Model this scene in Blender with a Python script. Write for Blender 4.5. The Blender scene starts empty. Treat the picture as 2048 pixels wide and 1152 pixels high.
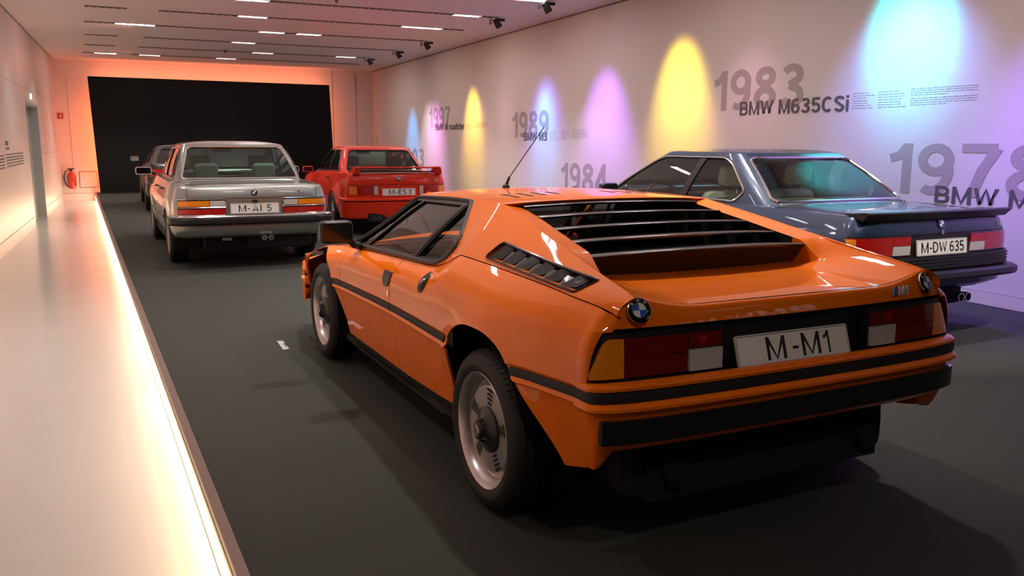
import bpy, bmesh, math, random
import numpy as np
from mathutils import Vector, Matrix
from math import sin, cos, pi, radians, sqrt

C = bpy.context.scene.collection
SC = bpy.context.scene
random.seed(4)

# ------------------------------------------------------------------ camera
F_PX, YAW, PITCH, ROLL, CAM_H = 1677.811, 0.423108, 0.1715, 0.0065666, 1.40112
def cam_axes():
    cy, sy, cp, sp = cos(YAW), sin(YAW), cos(PITCH), sin(PITCH)
    f = Vector((sy*cp, cy*cp, -sp)); r = Vector((cy, -sy, 0)); u = r.cross(f)
    cr, sr = cos(ROLL), sin(ROLL)
    return cr*r + sr*u, -sr*r + cr*u, f
_r, _u, _f = cam_axes()
cd = bpy.data.cameras.new('camera'); cam = bpy.data.objects.new('camera', cd); C.objects.link(cam)
cd.sensor_width = 36.0; cd.lens = 36.0*F_PX/2048.0; cd.clip_start = .05; cd.clip_end = 200
cam.matrix_world = Matrix(((_r.x, _u.x, -_f.x, 0), (_r.y, _u.y, -_f.y, 0), (_r.z, _u.z, -_f.z, CAM_H), (0, 0, 0, 1)))
SC.camera = cam

# ------------------------------------------------------------------ world, exposure
w = bpy.data.worlds.new('world'); SC.world = w; w.use_nodes = True
w.node_tree.nodes['Background'].inputs[0].default_value = (0.02, 0.02, 0.022, 1)
w.node_tree.nodes['Background'].inputs[1].default_value = 0.3
SC.view_settings.view_transform = 'Standard'; SC.view_settings.look = 'None'
SC.view_settings.exposure = 1.1; SC.view_settings.gamma = 1.0; SC.view_settings.use_curve_mapping = False
try:
    SC.cycles.max_bounces = 8; SC.cycles.transparent_max_bounces = 24; SC.cycles.sample_clamp_indirect = 4
except Exception: pass

# ------------------------------------------------------------------ room constants
XR, XL, HC, YE, ZW, YB = 6.8926, -1.743, 3.516, 25.8, -0.232, -7.0
def edge_x(y): return 0.24 - 0.0517*(y - 2.68)

# ------------------------------------------------------------------ lights of the room, with added fill
def aim(o, d): o.rotation_euler = Vector(d).to_track_quat('-Z', 'Y').to_euler()
def spot(name, loc, target, power, color, size, blend, radius=.03):
    l = bpy.data.lights.new(name, 'SPOT'); l.energy = power; l.color = color; l.spot_size = radians(size); l.spot_blend = blend
    l.shadow_soft_size = radius
    o = bpy.data.objects.new(name, l); C.objects.link(o); o.location = loc; aim(o, Vector(target)-Vector(loc)); return o
def area(name, loc, d, power, color, sx, sy):
    l = bpy.data.lights.new(name, 'AREA'); l.energy = power; l.color = color; l.shape = 'RECTANGLE'; l.size = sx; l.size_y = sy
    o = bpy.data.objects.new(name, l); C.objects.link(o); o.location = loc; aim(o, d); return o
CYAN, VIOLET, YELLOW, PINK, BLUE = (.02, .80, 1.0), (.40, .20, 1.0), (1.0, .66, .04), (.95, .40, .95), (.10, .50, 1.0)
# (y along the wall, colour, watts, aim height, cone, ...): a narrow core inside a wide soft halo
WALLSPOTS = [(6.05, (.0, .80, .80), 200, 2.5, 52), (6.0, (.22, .30, 1.0), 150, 1.3, 80), (4.1, (.30, .12, 1.0), 260, .9, 74),
             (9.75, (1.0, .72, .02), 170, 2.0, 52), (9.7, (1.0, .55, .15), 90, .6, 62), (8.3, (.9, .40, .7), 30, .4, 70),
             (11.75, (.42, .14, 1.0), 250, .9, 60), (13.9, (.02, .60, 1.0), 150, 1.5, 36), (13.85, (.25, .18, 1.0), 170, .8, 62),
             (17.45, (1.0, .72, .02), 200, 1.7, 42), (17.3, (1.0, .5, .2), 90, .4, 60), (15.8, (.9, .4, .5), 30, .3, 60),
             (19.9, (.80, .22, .85), 200, .8, 48), (20.4, (1.0, .72, .9), 130, .3, 56), (21.8, (.03, .42, 1.0), 200, 1.0, 40)]
for y, c, p, tz, sz in WALLSPOTS:
    spot('wall_spot_light', (5.95, y, 3.38), (XR, y, tz), p, c, sz, 1.0, .10)
for y in (4.6, 8.3, 12, 15.5, 19, 22.5):
    spot('wall_fill_light', (4.4, y, 3.42), (XR, y, .7), 36, (1.0, .76, .63), 120, 1.0, .2)  # added neutral fill that brightens the right wall
for y in (3.6, 6.5, 9.5, 12.5, 16, 20):
    spot('walkway_fill_light', (-.75, y, 3.48), (-.75, y, 0), 42, (.98, .97, .93), 110, .9, .1)  # added downlights, brighten the pale walkway and its bounce
for y in (5, 9, 13, 18, 23):
    spot('left_wall_fill_light', (.3, y, 3.45), (XL, y, 1.9), 24, (1.0, .42, .36), 120, 1.0, .1)  # added pink fill that tints the left wall
# white lamps in the ceiling slots: (x, y, power)
LAMPS = [(5.60, 12.05, 1), (1.84, 13.78, 1), (5.33, 13.86, 1), (2.07, 15.57, 1), (5.12, 15.80, 1.6), (0.23, 17.47, 1.4), (2.68, 17.70, 1), (3.41, 17.75, 1),
         (2.4, 19.68, 1), (3.09, 21.77, 1), (5.12, 21.85, 1), (-0.41, 23.5, 1), (0.6, 23.52, 1), (2.43, 23.62, 1),
         (2.3, 10.0, 1.2), (4.6, 10.05, 1), (1.0, 8.0, 1.5), (3.6, 8.05, 1.7), (1.4, 6.0, 1.3), (3.2, 6.0, 1.2), (4.4, 6.05, 1.4), (1.9, 4.0, 1.3), (3.6, 4.0, 1.6)]  # last pair out of view, added to brighten the orange deck
for x, y, k in LAMPS:
    spot('ceiling_and_fill_light', (x, y, HC-.03), (x, y, 0), 72*k, (1.0, .95, .90), 92, .7, .06)
spot('ceiling_and_fill_light', (4.6, 2.0, HC-.03), (5.15, 4.1, .5), 260, (1.0, .92, .84), 34, .8, .06)  # added fill spot, brightens the dark blue coupe's tail
spot('screen_fill_light', (3.4, -2.6, 3.42), (6.6, -3.1, 2.0), 420, (1.0, .96, .92), 56, .6, .06)  # added spot, brightens the screen words for the tail's reflection
spot('ceiling_and_fill_light', (.9, -.6, HC-.03), (1.6, 1.4, .4), 46, (1.0, .92, .86), 70, 1.0, .1)  # added fill spot, lifts the orange car's dark rear
# added soft fill panel under the ceiling, standing in for bounced light
area('ceiling_fill_light', (2.6, 14.5, HC-.02), (0, 0, -1), 60, (1.0, .80, .74), 6.5, 21)
# ------------------------------------------------------------------ materials
def mat(name, color, rough=.5, metal=0., coat=0., spec=.5, emis=None, estr=0., noise=None, bump=None, coat_rough=.03):
    m = bpy.data.materials.new(name); m.use_nodes = True; nt = m.node_tree; b = nt.nodes['Principled BSDF']
    b.inputs['Base Color'].default_value = (*color, 1); b.inputs['Roughness'].default_value = rough; b.inputs['Metallic'].default_value = metal
    b.inputs['Coat Weight'].default_value = coat; b.inputs['Coat Roughness'].default_value = coat_rough; b.inputs['Specular IOR Level'].default_value = spec
    if emis: b.inputs['Emission Color'].default_value = (*emis, 1); b.inputs['Emission Strength'].default_value = estr
    if noise or bump:
        tc = nt.nodes.new('ShaderNodeTexCoord')
        n = nt.nodes.new('ShaderNodeTexNoise'); n.inputs['Scale'].default_value = (noise or bump)[0]; n.inputs['Detail'].default_value = 6
        nt.links.new(tc.outputs['Object'], n.inputs['Vector'])
        if noise:
            mx = nt.nodes.new('ShaderNodeMix'); mx.data_type = 'RGBA'
            a = noise[1]
            mx.inputs[6].default_value = (*[c*(1-a) for c in color], 1); mx.inputs[7].default_value = (*[min(1, c*(1+a)) for c in color], 1)
            nt.links.new(n.outputs['Fac'], mx.inputs[0]); nt.links.new(mx.outputs[2], b.inputs['Base Color'])
        if bump:
            n2 = nt.nodes.new('ShaderNodeTexNoise'); n2.inputs['Scale'].default_value = bump[0]; n2.inputs['Detail'].default_value = 4
            nt.links.new(tc.outputs['Object'], n2.inputs['Vector'])
            bp_ = nt.nodes.new('ShaderNodeBump'); bp_.inputs['Strength'].default_value = bump[1]; bp_.inputs['Distance'].default_value = .01
            nt.links.new(n2.outputs['Fac'], bp_.inputs['Height']); nt.links.new(bp_.outputs['Normal'], b.inputs['Normal'])
    return m
def glass(name, tint, ior=1.5):
    m = bpy.data.materials.new(name); m.use_nodes = True; nt = m.node_tree; nt.nodes.clear()
    o = nt.nodes.new('ShaderNodeOutputMaterial'); t = nt.nodes.new('ShaderNodeBsdfTransparent'); g = nt.nodes.new('ShaderNodeBsdfGlossy')
    fr = nt.nodes.new('ShaderNodeFresnel'); mx = nt.nodes.new('ShaderNodeMixShader')
    t.inputs[0].default_value = (*tint, 1); g.inputs[0].default_value = (1, 1, 1, 1); g.inputs[1].default_value = .01; fr.inputs[0].default_value = ior
    nt.links.new(fr.outputs[0], mx.inputs[0]); nt.links.new(t.outputs[0], mx.inputs[1]); nt.links.new(g.outputs[0], mx.inputs[2]); nt.links.new(mx.outputs[0], o.inputs[0])
    return m
M = dict(
 orange=mat('orange_paint', (.93, .185, .0), .5, 0, .8, spec=.05), silver=mat('silver_paint', (.33, .355, .335), .34, .75, .9),
 red=mat('red_paint', (.74, .030, .006), .5, 0, .85, spec=.15), navy=mat('navy_paint', (.010, .030, .075), .35, .15, .9),
 plum=mat('plum_paint', (.010, .002, .005), .4, .0, .4),
 black=mat('black_trim', (.012, .011, .011), .38), blackgloss=mat('black_gloss', (.008, .008, .008), .12, 0, .6), rubber=mat('rubber', (.014, .013, .013), .62),
 tread=mat('tyre_rubber', (.010, .009, .009), .65), dark=mat('underbody_black', (.006, .006, .006), .8),
 chrome=mat('chrome', (.82, .82, .82), .10, 1.), alloy=mat('alloy_silver', (.60, .56, .55), .30, .85), darkalloy=mat('alloy_grey', (.30, .30, .31), .32, .8),
 amber=mat('amber_lens', (.85, .25, .01), .18, 0, .8, noise=(60, .2)), redlens=mat('red_lens', (.42, .010, .008), .16, 0, .8), darkred=mat('dark_red_lens', (.16, .006, .005), .16, 0, .8),
 whitelens=mat('clear_lens', (.55, .53, .50), .2, 0, .8, bump=(120, .2)), plate=mat('plate_white', (.82, .80, .74), .4), ink=mat('black_ink', (.012, .012, .012), .5),
 blue=mat('enamel_blue', (.02, .13, .55), .2, 0, .8), white=mat('enamel_white', (.75, .76, .76), .2, 0, .8), mred=mat('badge_red', (.6, .02, .02), .3), mlight=mat('badge_light_blue', (.12, .35, .75), .3),
 glass_clear=glass('window_glass', (.92, .95, .92)), glass_smoke=glass('smoked_glass', (.33, .31, .30)), glass_green=glass('green_tint_glass', (.52, .66, .59)),
 leather_dark=mat('dark_leather', (.02, .021, .02), .45), leather_green=mat('pale_green_leather', (.42, .50, .36), .5), leather_grey=mat('grey_green_leather', (.34, .42, .38), .5),
 carpet=mat('charcoal_carpet', (.042, .043, .036), .92, spec=.25, noise=(220, .25), bump=(400, .25)),
 walk=mat('pale_polished_floor', (.50, .48, .44), .20, spec=.45, coat=.35, coat_rough=.10, noise=(1.5, .04)),
 wall=mat('wall_paint', (.74, .69, .68), .6), wallpanel=mat('wall_panel_paint', (.64, .58, .54), .38), ceil=mat('ceiling_paint', (.84, .76, .78), .7),
 seam=mat('joint_dark', (.22, .17, .15), .8), panelblack=mat('black_cloth', (.010, .010, .010), .9, spec=.2, noise=(90, .2)),  # one even dark tone for joints and thin trim lines
 print_dark=mat('print_dark', (.115, .10, .115), .6), print_mid=mat('print_grey', (.42, .37, .37), .6), print_fine=mat('print_fine', (.36, .33, .34), .6), badge=mat('badge_silver', (.55, .55, .52), .4),
 lamp=mat('lamp_glow', (1, 1, 1), .5, emis=(1, .97, 1.0), estr=14), led=mat('warm_led_strip', (1, .8, .6), .5, emis=(1.0, .62, .38), estr=8),
 door=mat('grey_door', (.30, .33, .32), .5), extred=mat('extinguisher_red', (.55, .03, .01), .3, 0, .6), signred=mat('sign_red', (.42, .05, .02), .5),
 track=mat('dark_track', (.17, .145, .14), .7), trimmetal=mat('edge_trim', (.20, .13, .10), .35, .6), green_glow=mat('exit_glow', (.5, 1, .6), .5, emis=(.6, 1, .5), estr=2.5),
)
# ------------------------------------------------------------------ geometry helpers
def pchip(nodes):
    xs = np.array([n[0] for n in nodes], float); ys = np.array([n[1] for n in nodes], float)
    o = np.argsort(xs); xs, ys = xs[o], ys[o]; h = np.diff(xs); d = np.diff(ys)/h; m = np.zeros(len(xs))
    if len(xs) > 2:
        for i in range(1, len(xs)-1):
            if d[i-1]*d[i] > 0:
                w1, w2 = 2*h[i]+h[i-1], h[i]+2*h[i-1]; m[i] = (w1+w2)/(w1/d[i-1]+w2/d[i])
    m[0], m[-1] = d[0], d[-1]
    xl, yl, ml, hl = xs.tolist(), ys.tolist(), m.tolist(), h.tolist(); n = len(xl)
    def f(x):
        if x <= xl[0]: return yl[0]+ml[0]*(x-xl[0])*0
        if x >= xl[-1]: return yl[-1]
        i = 0
        while x > xl[i+1]: i += 1
        t = (x-xl[i])/hl[i]; t2 = t*t; t3 = t2*t
        return (2*t3-3*t2+1)*yl[i]+(t3-2*t2+t)*hl[i]*ml[i]+(3*t2-2*t3)*yl[i+1]+(t3-t2)*hl[i]*ml[i+1]
    return f
def lin(a, b, n): return [a+(b-a)*i/(n-1) for i in range(n)]
def inpoly(x, y, P):
    c = False; j = len(P)-1
    for i in range(len(P)):
        xi, yi = P[i]; xj, yj = P[j]
        if (yi > y) != (yj > y) and x < (xj-xi)*(y-yi)/(yj-yi)+xi: c = not c
        j = i
    return c
def nearest(x, y, P):
    b = None; bd = 1e9; n = len(P)
    for i in range(n):
        ax, ay = P[i]; bx, by = P[(i+1) % n]; dx, dy = bx-ax, by-ay; L = dx*dx+dy*dy
        t = 0 if L == 0 else max(0, min(1, ((x-ax)*dx+(y-ay)*dy)/L)); px, py = ax+t*dx, ay+t*dy; d = (px-x)**2+(py-y)**2
        if d < bd: bd = d; b = (px, py)
    return b, sqrt(bd)
def rpoly(pts, r, n=5):
    out = []; N = len(pts)
    for i in range(N):
        p0, p1, p2 = Vector(pts[i-1]), Vector(pts[i]), Vector(pts[(i+1) % N]); a = (p0-p1); b = (p2-p1); rr = r[i] if isinstance(r, (list, tuple)) else r
        d = min(rr, a.length*.48, b.length*.48); a.normalize(); b.normalize(); s, e = p1+a*d, p1+b*d
        for k in range(n+1):
            t = k/n; q = s*(1-t)**2+p1*2*t*(1-t)+e*t*t; out.append((q.x, q.y))
    return out
def densify(P, step, closed=True):
    out = []; n = len(P)
    for i in range(n if closed else n-1):
        a, b = P[i], P[(i+1) % n]; L = math.dist(a, b); k = max(1, int(L/step+.5))
        for j in range(k): out.append(tuple(a[c]+(b[c]-a[c])*j/k for c in range(len(a))))
    if not closed: out.append(tuple(P[-1]))
    return out
class MB:
    def __init__(s): s.v = []; s.f = []; s.m = []
    def add(s, v, f, mi=0):
        o = len(s.v); s.v.extend([tuple(p) for p in v]); s.f.extend([tuple(i+o for i in q) for q in f]); s.m.extend([mi]*len(f)); return s
    def mirror(s):
        o = len(s.v); n = len(s.f); s.v.extend([(-x, y, z) for x, y, z in s.v[:o]]); s.f.extend([tuple(i+o for i in reversed(q)) for q in s.f[:n]]); s.m.extend(s.m[:n]); return s
    def flipx(s): s.v = [(-x, y, z) for x, y, z in s.v]; s.f = [tuple(reversed(q)) for q in s.f]; return s
    def tf(s, Mx): s.v = [tuple(Mx @ Vector(p)) for p in s.v]; return s
    def box(s, a, b, mi=0):
        (x0, y0, z0), (x1, y1, z1) = a, b
        return s.add([(x0,y0,z0),(x1,y0,z0),(x1,y1,z0),(x0,y1,z0),(x0,y0,z1),(x1,y0,z1),(x1,y1,z1),(x0,y1,z1)], [(3,2,1,0),(4,5,6,7),(0,1,5,4),(1,2,6,5),(2,3,7,6),(3,0,4,7)], mi)
    def rbox(s, c, d, r, mi=0, n=3):
        # rounded box (vertical edges rounded in xz plane, chamfered front/back)
        hx, hy, hz = d[0]/2, d[1]/2, d[2]/2; P = rpoly([(-hx,-hz),(hx,-hz),(hx,hz),(-hx,hz)], r, n); k = len(P); ch = min(r*.5, hy*.5)
        vs = []
        for yy, sc in ((-hy, 1-ch/max(hx, hz)), (-hy+ch, 1), (hy-ch, 1), (hy, 1-ch/max(hx, hz))):
            for x, z in P: vs.append((c[0]+x*sc, c[1]+yy, c[2]+z*sc))
        f = [tuple(range(k)), tuple(reversed(range(3*k, 4*k)))]
        for a in range(3):
            for i in range(k): j = (i+1) % k; f.append((a*k+i, (a+1)*k+i, (a+1)*k+j, a*k+j))
        return s.add(vs, f, mi)
    def tube(s, pts, r, seg=6, closed=False, mi=0):
        pts = [Vector(p) for p in pts]; n = len(pts); vs = []; f = []; up = None
        for i in range(n):
            if closed: t = pts[(i+1) % n]-pts[i-1]
            else: t = pts[min(i+1, n-1)]-pts[max(i-1, 0)]
            t.normalize()
            if up is None: up = Vector((0, 0, 1)) if abs(t.z) < .9 else Vector((1, 0, 0))
            a = t.cross(up)
            if a.length < 1e-6: a = t.orthogonal()
            a.normalize(); b = a.cross(t); up = b; rr = r[i] if isinstance(r, (list, tuple)) else r
            for k in range(seg): g = 2*pi*k/seg; vs.append(pts[i]+(a*cos(g)+b*sin(g))*rr)
        for i in range(n if closed else n-1):
            for k in range(seg): j = (i+1) % n; l = (k+1) % seg; f.append((i*seg+k, i*seg+l, j*seg+l, j*seg+k))
        if not closed: f.append(tuple(range(seg))); f.append(tuple(reversed([(n-1)*seg+k for k in range(seg)])))
        return s.add(vs, f, mi)
    def lathe(s, prof, seg=48, mi=0, axis='x', c=(0,0,0)):
        # prof: list of (axial, radius)
        vs = []; f = []; n = len(prof)
        for k in range(seg):
            g = 2*pi*k/seg
            for a, r in prof:
                if axis == 'x': vs.append((c[0]+a, c[1]+r*cos(g), c[2]+r*sin(g)))
                elif axis == 'z': vs.append((c[0]+r*cos(g), c[1]+r*sin(g), c[2]+a))
                else: vs.append((c[0]+r*cos(g), c[1]+a, c[2]+r*sin(g)))
        for k in range(seg):
            for i in range(n-1): l = (k+1) % seg; f.append((k*n+i, k*n+i+1, l*n+i+1, l*n+i))
        return s.add(vs, f, mi)
    def prism(s, P, fn0, fn1, mi=0):
        k = len(P); vs = [fn0(*p) for p in P]+[fn1(*p) for p in P]
        f = [tuple(range(k)), tuple(reversed(range(k, 2*k)))]+[(i, k+i, k+(i+1) % k, (i+1) % k) for i in range(k)]
        return s.add(vs, f, mi)
    def obj(s, name, mats, parent=None, angle=32, loc=None, flat=False):
        me = bpy.data.meshes.new(name); me.from_pydata(s.v, [], s.f); mats = mats if isinstance(mats, (list, tuple)) else [mats]
        for m_ in mats: me.materials.append(M[m_] if isinstance(m_, str) else m_)
        me.polygons.foreach_set('material_index', s.m)
        me.validate()
        if flat:
            me.update(); o = bpy.data.objects.new(name, me); C.objects.link(o); o.parent = parent; return o
        bm = bmesh.new(); bm.from_mesh(me); bmesh.ops.remove_doubles(bm, verts=bm.verts, dist=2e-5); bmesh.ops.recalc_face_normals(bm, faces=bm.faces); bm.to_mesh(me); bm.free()
        me.polygons.foreach_set('use_smooth', [True]*len(me.polygons)); me.set_sharp_from_angle(angle=radians(angle)); me.update()
        o = bpy.data.objects.new(name, me); C.objects.link(o)
        if parent: o.parent = parent
        if loc: o.location = loc
        return o
def fsurf(Ff, A, B, UV=None, holes=(), keep=None, rim=None, mb=None, mi=0, snap=.05):
    """grid surface Ff(u,v)->xyz over A x B, cut by polygons in (u,v); cut borders are snapped to the polygon."""
    mb = mb or MB(); na, nb = len(A), len(B)
    uv = [[(UV(a, b) if UV else (a, b)) for b in B] for a in A]
    polys = list(holes)+([keep] if keep else []); bb = [(min(p[0] for p in P), max(p[0] for p in P), min(p[1] for p in P), max(p[1] for p in P)) for P in polys]
    kept = []; state = {}
    for i in range(na-1):
        for j in range(nb-1):
            q = ((i, j), (i+1, j), (i+1, j+1), (i, j+1)); cu = sum(uv[a][b][0] for a, b in q)/4; cv = sum(uv[a][b][1] for a, b in q)/4; ok = True
            for P, b4 in zip(holes, bb):
                if b4[0] <= cu <= b4[1] and b4[2] <= cv <= b4[3] and inpoly(cu, cv, P): ok = False; break
            if ok and keep and not inpoly(cu, cv, keep): ok = False
            if ok: kept.append(q)
            for k in q: state[k] = state.get(k, 0) | (1 if ok else 2)
    idx = {}; vs = []; sn = set()
    for q in kept:
        for k in q:
            if k not in idx:
                u, v = uv[k[0]][k[1]]
                if state[k] == 3 and polys:
                    best = min((nearest(u, v, P) for P in polys), key=lambda t: t[1])
                    if best[1] < snap: (u, v) = best[0]; sn.add(k)
                idx[k] = len(vs); vs.append(tuple(Ff(u, v)))
    fs = [tuple(idx[k] for k in q) for q in kept]
    if rim:
        ec = {}
        for q in kept:
            for a in range(4): e = (q[a], q[(a+1) % 4]); ec[tuple(sorted(e))] = ec.get(tuple(sorted(e)), []) + [e]
        ri = {}
        for e, l in ec.items():
            if len(l) == 1 and (rim == 'all' or (e[0] in sn and e[1] in sn) or callable(rim)) :
                pass
    o = len(mb.v); mb.add(vs, fs, mi)
    if rim is not None:
        vec, allb = rim; ri = {}; nf = []
        for e, l in ec.items():
            if len(l) == 1 and (allb or (e[0] in sn and e[1] in sn)):
                for k in e:
                    if k not in ri:
                        p = vs[idx[k]]; d = vec(p) if callable(vec) else vec; ri[k] = len(mb.v); mb.v.append((p[0]+d[0], p[1]+d[1], p[2]+d[2]))
                a, b = l[0]; nf.append((idx[b]+o, idx[a]+o, ri[a], ri[b]))
        mb.f.extend(nf); mb.m.extend([mi]*len(nf))
    return mb
def slab(Fo, poly, off, th, res=.02, mb=None, mi=0):
    """a thin plate whose face follows the surface Fo(u,v,off), outline poly in (u,v)"""
    u0, u1 = min(p[0] for p in poly), max(p[0] for p in poly); v0, v1 = min(p[1] for p in poly), max(p[1] for p in poly)
    nu, nv = max(4, int((u1-u0)/res)+2), max(4, int((v1-v0)/res)+2)
    e = 1e-4
    n0 = Vector(Fo((u0+u1)/2, (v0+v1)/2, off)); n1 = Vector(Fo((u0+u1)/2, (v0+v1)/2, off-th)); d = n1-n0
    return fsurf(lambda u, v: Fo(u, v, off), lin(u0, u1, nu), lin(v0, v1, nv), keep=poly, rim=(tuple(d), True), mb=mb, mi=mi, snap=10)
def plate4(mb, P, th, mi=0):
    """quad P (4 points) extruded by vector th"""
    P = [Vector(p) for p in P]; Q = [p+Vector(th) for p in P]
    return mb.add(P+Q, [(0,1,2,3),(7,6,5,4),(0,4,5,1),(1,5,6,2),(2,6,7,3),(3,7,4,0)], mi)
FONTCACHE = {}
def text_mb(s, weight=0., shear=0., spacing=1.):
    """mesh of a word in its own plane: (x right, y up), cap height = 1, starts at x=0; returns (verts, faces, width)"""
    key = (s, weight, shear, spacing)
    if key in FONTCACHE: return FONTCACHE[key]
    cu = bpy.data.curves.new('t', 'FONT'); cu.body = s; cu.size = 1; cu.offset = weight; cu.shear = shear; cu.space_character = spacing; cu.resolution_u = 4
    cu.extrude = 0; ob = bpy.data.objects.new('t', cu); C.objects.link(ob)
    dg = bpy.context.evaluated_depsgraph_get(); me = bpy.data.meshes.new_from_object(ob.evaluated_get(dg))
    v = [tuple(p.co) for p in me.vertices]; f = [tuple(p.vertices) for p in me.polygons]
    bpy.data.objects.remove(ob); bpy.data.curves.remove(cu); bpy.data.meshes.remove(me)
    x0 = min(p[0] for p in v); x1 = max(p[0] for p in v); capk = 1/.70
    v = [((p[0]-x0)*capk, p[1]*capk) for p in v]
    FONTCACHE[key] = (v, f, (x1-x0)*capk); return FONTCACHE[key]
def text_obj(s, name, origin, xd, yd, height, width, mt, parent=None, weight=0., shear=0., th=.0015, spacing=1.):
    """word laid out in a plane: origin bottom-left, xd/yd unit directions; width fitted"""
    v, f, wdt = text_mb(s, weight, shear, spacing); xd, yd, o = Vector(xd), Vector(yd), Vector(origin); kx = (width/wdt) if width else height; n = xd.cross(yd).normalized()
    mb = MB(); P = [o+xd*(x*kx)+yd*(y*height) for x, y in v]; mb.add([p+n*th for p in P], f)
    # side walls
    ec = {}
    for q in f:
        for i in range(len(q)): a, b = q[i], q[(i+1) % len(q)]; ec.setdefault(tuple(sorted((a, b))), []).append((a, b))
    k = len(mb.v); mb.v.extend([tuple(p) for p in P])
    for e, l in ec.items():
        if len(l) == 1: a, b = l[0]; mb.f.append((b, a, a+k, b+k)); mb.m.append(0)
    return mb.obj(name, mt, parent)
def empty(name, loc=(0,0,0), rz=0., label=None, cat=None, group=None):
    o = bpy.data.objects.new(name, None); C.objects.link(o); o.location = loc; o.rotation_euler = (0, 0, rz); o.empty_display_size = .2
    return tag(o, label, cat, group)
def tag(o, label=None, cat=None, group=None, kind=None):
    if label: o['label'] = label
    if cat: o['category'] = cat
    if group: o['group'] = group
    if kind: o['kind'] = kind
    return o
def boxobj(name, a, b, m, parent=None, kind=None, bevel=0):
    o = MB().box(a, b).obj(name, m, parent)
    if kind: o['kind'] = kind
    return o
def grp(name, parent): return None
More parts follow.
